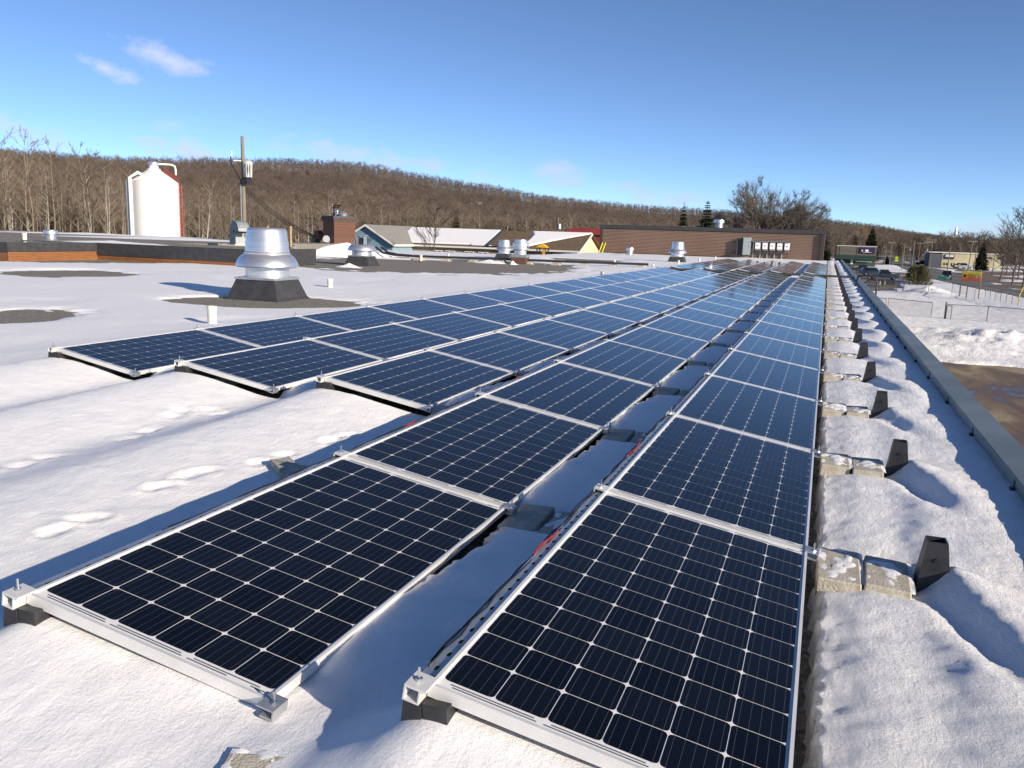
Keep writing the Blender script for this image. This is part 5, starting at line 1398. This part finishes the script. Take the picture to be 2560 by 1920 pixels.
# cream warehouse
W0, W1 = gpos(2352, 668), gpos(2500, 674)
wd = hypot(*(W1 - W0)[:2]); ang = atan2(W1[1] - W0[1], W1[0] - W0[0])
hW = hpx(2352, 668, 32)
wh = thing('warehouse', 'cream block warehouse with grey end wall behind the road', 'warehouse', (W0[0], W0[1], G), ang)
M['creamblock'] = noisy('cream_block_wall', (.52, .46, .29), (.60, .54, .36), .4, .8)
b = MB(); b.box((0, 0, 0), (wd, 18, hW - .1)); b.build('wall', M['creamblock'], wh)
b = MB(); b.box((-hpx(2352, 668, 25), .05, 0), (-.02, 17, hW - .45)); b.build('grey_wing', mat('grey_cladding', (.10, .115, .14), .7), wh)
b = MB(); b.box((-hpx(2352, 668, 27), -.3, hW - .1), (wd + .4, 18.3, hW + .18)); b.build('roof_edge', M['trim'], wh)
b = MB(); b.box((.8, -.25, hW - 2.0), (3.6, -.02, hW - .6)); sg = b.build('sign_board', mat('navy_sign', (.03, .035, .06), .5), wh)
b = MB(); b.box((1.0, -.27, hW - 1.35), (3.4, -.251, hW - .75)); b.build('sign_lettering', M['trim'], sg)
for k, x in enumerate((11.0, 13.5, 16.2, 18.6)):
    b = MB(); b.box((x, -.06, hW - 1.55), (x + 1.1, -.003, hW - 1.0)); b.build('window', M['window'], wh)
for k, x in enumerate((.7, 1.5, 2.9, 3.7)):
    b = MB(); b.box((x, -.06, .75), (x + .4, -.003, 1.5)); b.build('window', M['window'], wh)
# dark store with purple sign
S0 = gpos(2088, 664); S1 = gpos(2131, 664); D = hypot(S0[0], S0[1])
sw = hypot(*(S1 - S0)[:2]); hS = hpx(2100, 664, 45)
stt = thing('dark_store', 'dark grey store front with purple sign and green lower wall', 'store', (S0[0], S0[1], G), .02)
b = MB(); b.box((0, 0, hS * .38), (sw, 12, hS)); b.build('upper_wall', noisy('grey_stucco', (.11, .10, .09), (.14, .13, .115), 1, .8), stt)
b = MB(); b.box((0, .1, 0), (sw, 12, hS * .379)); b.build('lower_wall', mat('dark_green_wall', (.04, .065, .055), .7), stt)
b = MB(); b.hexa([(-.2, -1.2, hS * .34), (sw + .2, -1.2, hS * .34), (sw + .2, 0.0, hS * .36), (-.2, 0.0, hS * .36), (-.2, -1.2, hS * .37), (sw + .2, -1.2, hS * .37), (sw + .2, -.01, hS * .56), (-.2, -.01, hS * .56)]); b.build('awning', mat('green_awning', (.018, .045, .035), .6), stt)
b = MB(); b.box((sw * .58, -.2, hS * .66), (sw * .96, -.02, hS * .95)); sg = b.build('sign_board', mat('purple_sign', (.035, .02, .085), .4), stt)
for (x0, x1, z0, z1) in ((.63, .66, .76, .84), (.72, .80, .74, .86), (.66, .88, .71, .725)):
    b = MB(); b.box((sw * x0, -.22, hS * z0), (sw * x1, -.201, hS * z1)); b.build('sign_lettering', M['trim'], sg)
for x in (.06, .5): b = MB(); b.box((sw * x, -.04, hS * .57), (sw * x + .2, -.002, hS * .96)); b.build('pilaster', M['darktrim'], stt)
b = MB(); b.box((-.1, -.1, hS + .001), (sw + .1, 12.1, hS + .15)); b.build('roof_edge', M['trim'], stt)
b = MB(); b.box((sw * .38, .02, .6), (sw * .44, .097, 2.2)); b.build('window', M['trim'], stt)
b = MB(); b.box((sw * .5, .02, 1.4), (sw * .9, .097, 1.7)); b.build('window', M['trim'], stt)
# water tower
D = 2300.0; q = atd(2388, 596, D); u_ = D / F
wt = thing('water_tower', 'bright white tapered water tower on the far ridge', 'tower', (q[0], q[1], q[2] - 12 * u_))
z0 = 12 * u_; M['brightwhite'] = mat('gloss_white', (.85, .85, .84), .35)
lathe_obj('stem', [(1.6 * u_, 0), (1.3 * u_, z0)], M['brightwhite'], wt, 12)
lathe_obj('tank', [(1.3 * u_, z0), (3.4 * u_, z0 + 2 * u_), (3.3 * u_, z0 + 10 * u_), (2.0 * u_, z0 + 20 * u_), (.9 * u_, z0 + 27 * u_), (0, z0 + 28 * u_)], M['brightwhite'], wt, 20)
# scattered houses on the far slope
hrnd = random.Random(31)
HOUSES = [(2112, 581), (2133, 588), (2138, 589), (2310, 597), (2324, 597), (2265, 585), (2254, 600), (2420, 615), (2256, 584), (2445, 603), (2262, 589), (2080, 593), (2098, 602), (2410, 606), (2375, 612), (1190, 505), (1195, 508)]
for k, (px, py) in enumerate(HOUSES):
    d = ray(px, py); az = atan2(d[0], d[1]); rs = np.linspace(560, 3200, 400)
    tz = terrain(rs * sin(az), rs * cos(az)); el = (tz + 4 - CZ) / rs
    tgt = d[2] / hypot(d[0], d[1]); j = int(np.argmax(el >= tgt)) if (el >= tgt).any() else 60
    r = min(rs[j], 1500.0); q = (r * sin(az), r * cos(az)); gz = float(terrain(np.array([q[0]]), np.array([q[1]]))[0])
    zr = CZ + tgt * r; w = hrnd.uniform(7, 11)
    t = thing('hill_house', '%s snowy-roofed house on the far slope, %s from the left' % (['pale', 'cream', 'brown', 'grey'][k % 4], ordn(sorted(HOUSES).index((px, py))).replace('nearest', 'first')), 'house', (q[0], q[1], gz), hrnd.uniform(-.4, .4) - az, 'houses on the far slope')
    hz = min(max(3.0, zr - gz), 7.0)
    b = MB(); b.box((-w / 2, 0, -1), (w / 2, 8, hz - 1.2)); b.build('wall', [M['trim'], M['cream'], M['brownshingle'], M['shingle']][k % 4], t)
    b = MB(); b.hexa([(-w / 2 - .4, -.5, hz - 1.2), (w / 2 + .4, -.5, hz - 1.2), (w / 2 + .4, 8.5, hz - 1.2), (-w / 2 - .4, 8.5, hz - 1.2), (-w / 2 - .4, 3.7, hz + .9), (w / 2 + .4, 3.7, hz + .9), (w / 2 + .4, 4.3, hz + .9), (-w / 2 - .4, 4.3, hz + .9)]); b.build('roof', M['field_snow'], t)
    for e in (-.25, .2): b = MB(); b.box((w * e, -.05, hz - 2.6), (w * e + 1.2, -.002, hz - 1.6)); b.build('window', M['window'], t)

# ------------------------------------------------------------------ vehicles
M['tyre'] = mat('tyre_rubber', (.015, .015, .016), .85)
M['rim'] = mat('alloy_rim', (.35, .35, .36), .35, .8)
M['carglass'] = mat('tinted_car_glass', (.012, .014, .018), .08, 0, .7)
M['lamp'] = mat('head_lamp', (.75, .76, .78), .15)
M['tail'] = mat('tail_lamp', (.35, .02, .02), .3)
def vehicle(loc, rz, label, kind, col, snowy=False):
    t = thing('parked_car' if 'parked' in label else 'car', label, 'car', loc, rz, 'cars in the town')
    paint = mat('car_paint', col, .3, .2, .5, .6); L, Wd = (5.4, 1.9) if kind == 'pickup' else (4.7, 1.8); h = Wd / 2
    if kind == 'pickup': body = [(0, .45), (0, 1.05), (1.35, 1.12), (1.75, 1.12), (3.55, 1.12), (5.35, 1.10), (5.4, .5), (4.7, .38), (.7, .38)]; cab = [(1.35, 1.12), (2.0, 1.78), (3.3, 1.80), (3.6, 1.12)]
    elif kind == 'suv': body = [(0, .42), (0, .9), (1.1, 1.02), (4.6, 1.08), (4.7, .5), (4.2, .34), (.6, .34)]; cab = [(1.1, 1.02), (1.75, 1.66), (4.2, 1.70), (4.62, 1.08)]
    else: body = [(0, .38), (0, .75), (1.2, .92), (3.9, .98), (4.65, .92), (4.7, .45), (4.2, .3), (.6, .3)]; cab = [(1.25, .92), (2.0, 1.42), (3.3, 1.44), (4.0, .97)]
    def ext(pr, hw0, hw1, m_, nm, zlim=None):
        b = MB(); zc = max(z for x, z in pr)
        zb = min(z for x, z in pr)
        def w_(z): return hw0 + (hw1 - hw0) * ((z - zb) / (zc - zb))
        for s_ in (-1, 1):
            f = [(x - L / 2, s_ * w_(z), z) for x, z in pr]; b.face(f if s_ < 0 else f[::-1])
        n = len(pr)
        for i in range(n):
            (x0, z0), (x1, z1) = pr[i], pr[(i + 1) % n]
            b.face([(x0 - L / 2, -w_(z0), z0), (x0 - L / 2, w_(z0), z0), (x1 - L / 2, w_(z1), z1), (x1 - L / 2, -w_(z1), z1)])
        return b.build(nm, m_, t)
    ext(body, h, h * .96, paint, 'body'); ext(cab, h * .94, h * .76, M['carglass'], 'windows')
    xr0, xr1 = cab[1][0] - L / 2, cab[2][0] - L / 2; zr = max(cab[1][1], cab[2][1])
    b = MB(); b.box((xr0 - .05, -h * .78, zr - .02), (xr1 + .08, h * .78, zr + .05)); b.build('roof', M['snow'] if snowy else paint, t)
    for x in (.95, L - 1.05):
        for s_ in (-1, 1):
            b = MB(); b.tube([(x - L / 2, s_ * (h - .20), .36), (x - L / 2, s_ * (h + .02), .36)], .36, 16); w = b.build('wheel', M['tyre'], t)
            b = MB(); b.tube([(x - L / 2, s_ * (h + .02), .36), (x - L / 2, s_ * (h + .035), .36)], .21, 12); b.build('rim', M['rim'], w)
    for s_ in (-1, 1):
        b = MB(); b.box((-L / 2 - .03, s_ * h * .72 - .18, .66), (-L / 2 + .03, s_ * h * .72 + .18, .84)); b.build('headlight', M['lamp'], t)
        b = MB(); b.box((L / 2 - .06, s_ * h * .82 - .1, .72), (L / 2 + .02, s_ * h * .82 + .1, 1.0)); b.build('taillight', M['tail'], t)
    b = MB(); b.box((-L / 2 - .06, -h * .9, .36), (-L / 2 + .02, h * .9, .56)); b.box((L / 2 - .02, -h * .9, .38), (L / 2 + .06, h * .9, .58)); b.build('bumper', M['steel'], t)
    return t
def car_at(px, py, rz, label, kind, col, **k): q = gpos(px, py); return vehicle((q[0], q[1], G + .02), rz, label, kind, col, **k)
car_at(2153, 682, pi + .15, 'black parked pickup, farthest of three in the muddy car park', 'pickup', (.015, .016, .018))
car_at(2180, 690, pi + .15, 'black parked SUV between two pickups in the muddy car park', 'suv', (.018, .018, .022))
car_at(2207, 699, pi + .1, 'dark grey parked pickup nearest the conifer bush', 'pickup', (.05, .055, .06))
car_at(2182, 654, pi + .1, 'red parked car beyond the car park by the road', 'sedan', (.30, .02, .025))
car_at(2167, 651, pi + .1, 'silver parked car left of the red one', 'suv', (.35, .36, .38), snowy=True)
car_at(2366, 699, pi / 2 - .15, 'dark car driving on the road behind the green board', 'suv', (.02, .04, .045))
for k, (px, py, c, kd) in enumerate(((2398, 671, (.03, .03, .035), 'suv'), (2408, 672, (.40, .41, .40), 'pickup'), (2305, 663, (.02, .02, .025), 'suv'))):
    car_at(px, py, .1, ['dark parked car at the warehouse front, left of a pale pickup', 'pale parked pickup at the warehouse front', 'black parked car beside the grey warehouse wing'][k], kd, c)
# low pen of dark boards by the car park
q = gpos(2219, 716); 
for k, (px0, px1, col) in enumerate(((2188, 2199, (.75, .75, .73)), (2201, 2206, (.02, .02, .022)), (2207, 2211, (.75, .75, .73)), (2213, 2237, (.012, .011, .016)))):
    a, c = gpos(px0, 716), gpos(px1, 717); w = hypot(*(c - a)[:2]); H = hpx(px0, 716, 15)
    t = thing('rink_board', ['white board left of the black post', 'narrow black upright board by the fence', 'narrow white board between the black ones', 'wide black board left of the conifer bush'][k], 'board', (a[0], a[1], G), atan2(c[1] - a[1], c[0] - a[0]))
    b = MB(); b.box((0, 0, .25), (w, .06, H)); b.build('panel', mat('board_paint', col, .6), t)
    for x in (.05, w - .1): b = MB(); b.box((x, .061, -.1), (x + .06, .12, H - .05)); b.build('post', M['darktrim'], t)

# ------------------------------------------------------------------ fences, signs, yard things
M['galv'] = mat('galvanised_fence', (.13, .135, .14), .6, .3)
def m_mesh():
    m = bpy.data.materials.new('chain_link'); m.use_nodes = True; t = m.node_tree; t.nodes.clear()
    o = t.nodes.new('ShaderNodeOutputMaterial'); mx = t.nodes.new('ShaderNodeMixShader'); tr = t.nodes.new('ShaderNodeBsdfTransparent'); df = t.nodes.new('ShaderNodeBsdfPrincipled')
    df.inputs['Base Color'].default_value = (.20, .205, .21, 1); df.inputs['Metallic'].default_value = .4; df.inputs['Roughness'].default_value = .5
    tc = t.nodes.new('ShaderNodeTexCoord'); sp = t.nodes.new('ShaderNodeSeparateXYZ'); t.links.new(tc.outputs['Object'], sp.inputs[0])
    def ma(op, a, b): 
        n = t.nodes.new('ShaderNodeMath'); n.operation = op
        for i, v in ((0, a), (1, b)):
            if isinstance(v, (int, float)): n.inputs[i].default_value = v
            else: t.links.new(v, n.inputs[i])
        return n.outputs[0]
    k = 14.0
    f1 = ma('FRACT', ma('MULTIPLY', ma('ADD', sp.outputs[0], sp.outputs[2]), k), 0); f2 = ma('FRACT', ma('MULTIPLY', ma('SUBTRACT', sp.outputs[0], sp.outputs[2]), k), 0)
    w = ma('MAXIMUM', ma('LESS_THAN', f1, .07), ma('LESS_THAN', f2, .07))
    t.links.new(w, mx.inputs[0]); t.links.new(tr.outputs[0], mx.inputs[1]); t.links.new(df.outputs[0], mx.inputs[2]); t.links.new(mx.outputs[0], o.inputs[0]); return m
M['mesh'] = m_mesh()
def fence(pts, H, step, label, posts=None):
    t = thing('chain_link_fence', label, 'fence', (pts[0][0], pts[0][1], G), 0, 'chain-link fences')
    o0 = Vector((pts[0][0], pts[0][1], 0))
    for a, c in zip(pts[:-1], pts[1:]):
        a_, c_ = Vector((a[0], a[1], 0)) - o0, Vector((c[0], c[1], 0)) - o0; L = (c_ - a_).length; n = max(1, round(L / step)); d = (c_ - a_) / n
        for i in range(n + 1):
            q = a_ + d * i; b = MB(); b.tube([q + Vector((0, 0, -.2)), q + Vector((0, 0, H + .05))], .032, 6); b.build('post', M['galv'], t)
        b = MB(); b.tube([a_ + Vector((0, 0, H)), c_ + Vector((0, 0, H))], .03, 5); b.build('top_rail', M['galv'], t)
        me_ = bpy.data.meshes.new('wire_mesh'); me_.from_pydata([(0, 0, .05), (L, 0, .05), (L, 0, H), (0, 0, H)], [], [(0, 1, 2, 3)]); me_.materials.append(M['mesh'])
        w = obj('wire_mesh', me_, t, tuple(a_)); w.rotation_euler = (0, 0, atan2(c_.y - a_.y, c_.x - a_.x))
    return t
fence([gpos(2165, 725), gpos(2240, 733), gpos(2320, 739)], 1.5, 3.0, 'chain-link fence before the conifer bush and black boards')
fence([gpos(2378, 743), gpos(2435, 754)], 1.7, 2.2, 'dark chain-link fence under the yellow and orange sign')
fence([gpos(2462, 747), gpos(2500, 757), gpos(2560, 771), gpos(2640, 790)], 1.6, 2.2, 'chain-link fence beside the road at the right border')
fence([gpos(2180, 776), gpos(2213, 780)], 1.25, 4, 'short chain-link fence end next to the coping')
fence([gpos(2218, 782), gpos(2327, 795)], 1.35, 9, 'low chain-link fence panel left of the gate opening')
fence([gpos(2360, 800), gpos(2466, 806), gpos(2600, 818)], 1.35, 7, 'low chain-link fence panel right of the gate opening')
q = gpos(2361, 800); r_ = gpos(2376, 802); gt = thing('fence_gate', 'narrow metal frame gate standing open in the low fence', 'gate', (q[0], q[1], G), atan2(r_[1] - q[1], r_[0] - q[0]))
w = hypot(*(r_ - q)[:2])
for (a, c) in (((.12, 0, .05), (.12, 0, 1.25)), ((w, 0, .05), (w, 0, 1.25)), ((.12, 0, 1.25), (w, 0, 1.25)), ((.12, 0, .08), (w, 0, .08))):
    b = MB(); b.tube([a, c], .035, 6); b.build('frame_bar', M['galv'], gt)
b = MB(); b.tube([(0, 0, -.2), (0, 0, 1.55)], .07, 8); b.build('gate_post', M['galv'], gt)
# yellow and orange sign
A_, B_ = gpos(2399, 745), gpos(2444, 748); w = hypot(*(B_ - A_)[:2]); u_ = hypot(A_[0], A_[1]) / F
sgn = thing('school_sign', 'yellow to orange sign board with round emblem on wooden posts', 'sign', (A_[0], A_[1], G), atan2(B_[1] - A_[1], B_[0] - A_[0]))
z1, z0 = 59 * u_, 38 * u_
def m_sign():
    m = mat('sign_print', (.8, .5, .05), .5); t = NT(m); g = t.coord('Object'); s = t.n('ShaderNodeSeparateXYZ'); t.l(g, s.inputs[0])
    mr = t.n('ShaderNodeMapRange'); t.l(s.outputs[2], mr.inputs[0]); mr.inputs[1].default_value = z0; mr.inputs[2].default_value = z1
    t.color(t.ramp(mr.outputs[0], [(.05, (.62, .10, .045)), (.35, (.70, .20, .04)), (.6, (.72, .38, .035)), (.85, (.74, .60, .05)), (1, (.74, .66, .06))])); return m
b = MB(); b.box((-.05, 0, z0), (w + .05, .05, z1)); b.build('board', m_sign(), sgn)
for x in (-.12, w * .32, w - .02): b = MB(); b.box((x, .051, -.3), (x + .12, .15, z1 - .1)); b.build('post', noisy('sign_post_wood', (.30, .19, .09), (.38, .25, .13), 3, .8), sgn)
ink = mat('sign_ink', (.22, .10, .02), .6)
for k, (x0, x1) in enumerate(((.30, .62), (.26, .67), (.32, .63), (.34, .60))):
    z = z0 + (z1 - z0) * (.70 - .15 * k); b = MB(); b.box((w * x0, -.006, z - .035), (w * x1, -.001, z + .035)); b.build('text_line', ink, sgn)
b = MB(); cx_, cz_ = w * .135, (z0 + z1) / 2 + .02
b.face([(cx_ + .19 * (.75 + .25 * (i % 2)) * sin(2 * pi * i / 10), -.004, cz_ + .24 * (.75 + .25 * (i % 2)) * cos(2 * pi * i / 10)) for i in range(10)]); b.build('leaf_emblem', mat('maroon_print', (.06, .012, .012), .6), sgn)
for k, (r, c, y) in enumerate(((.24, (.16, .15, .06), -.003), (.175, (.62, .60, .48), -.006), (.06, (.08, .08, .06), -.009))):
    b = MB(); b.face([(w * .80 + r * cos(2 * pi * i / 20), y, cz_ + r * sin(2 * pi * i / 20)) for i in range(20)]); b.build('round_emblem', mat('emblem_print', c, .6), sgn)
# small road furniture
q = gpos(2357, 706); t = thing('green_board', 'small green street board beside the dark car', 'sign', (q[0], q[1], G)); H = hpx(2357, 706, 14)
b = MB(); b.box((-.8, 0, H * .45), (.5, .05, H)); b.build('board', mat('green_sign', (.01, .16, .09), .5), t)
for x in (-.6, .3): b = MB(); b.box((x, .051, 0), (x + .07, .1, H * .9)); b.build('post', M['galv'], t)
q = gpos(2241, 654); H = hpx(2241, 654, 13); t = thing('traffic_sign', 'fluorescent yellow-green road sign beside the bend', 'sign', (q[0], q[1], G))
b = MB(); b.face([(0, 0, H), (H * .33, 0, H * .66), (0, 0, H * .3), (-H * .33, 0, H * .66)]); b.box((-H * .3, 0, H * .05), (H * .3, .04, H * .3)); b.build('plate', mat('fluo_yellow', (.62, .75, .02), .5), t)
b = MB(); b.tube([(0, .06, 0), (0, .06, H * .9)], .06, 6); b.build('post', M['galv'], t)
q = gpos(2540, 757); H = hpx(2540, 757, 33); b = MB(); b.tube([(0, 0, 0), (H * .32, .3, H)], .06, 8); o = b.build('guy_guard', mat('yellow_guard', (.72, .52, .04), .5), None, False, (q[0], q[1], G)); tag(o, 'leaning yellow guy-wire guard beside the road', 'guy guard')
# roof ladder hoops over the coping
q = atz(2138, 712, COPZ); rl = thing('roof_ladder', 'black hooped rails of a roof ladder over the coping', 'ladder', (COP1, q[1], COPZ))
for k in (0, .45):
    b = MB(); b.tube([(-.35, k, -.12), (-.30, k, .28), (-.1, k, .34), (.25, k, .30), (.35, k, .1), (.35, k, -3.5)], .022, 6); o = b.build('hoop_rail', M['blackplastic'], rl); smooth_by_angle(o, 60)
for z in np.arange(-3, 0, .3): b = MB(); b.tube([(.35, 0, z), (.35, .45, z)], .014, 6); b.build('rung', M['blackplastic'], rl)
q = gpos(2160, 727); hr = thing('handrail', 'black curved handrail at the end of the fence', 'handrail', (q[0], q[1], G), .1)
for k in (0, .9):
    b = MB(); b.tube([(0, k, 0), (.1, k, 1.1), (.5, k, 1.45), (5.0, k, 1.5), (5.0, k, 0)], .06, 6); b.build('rail', M['blackplastic'], hr)
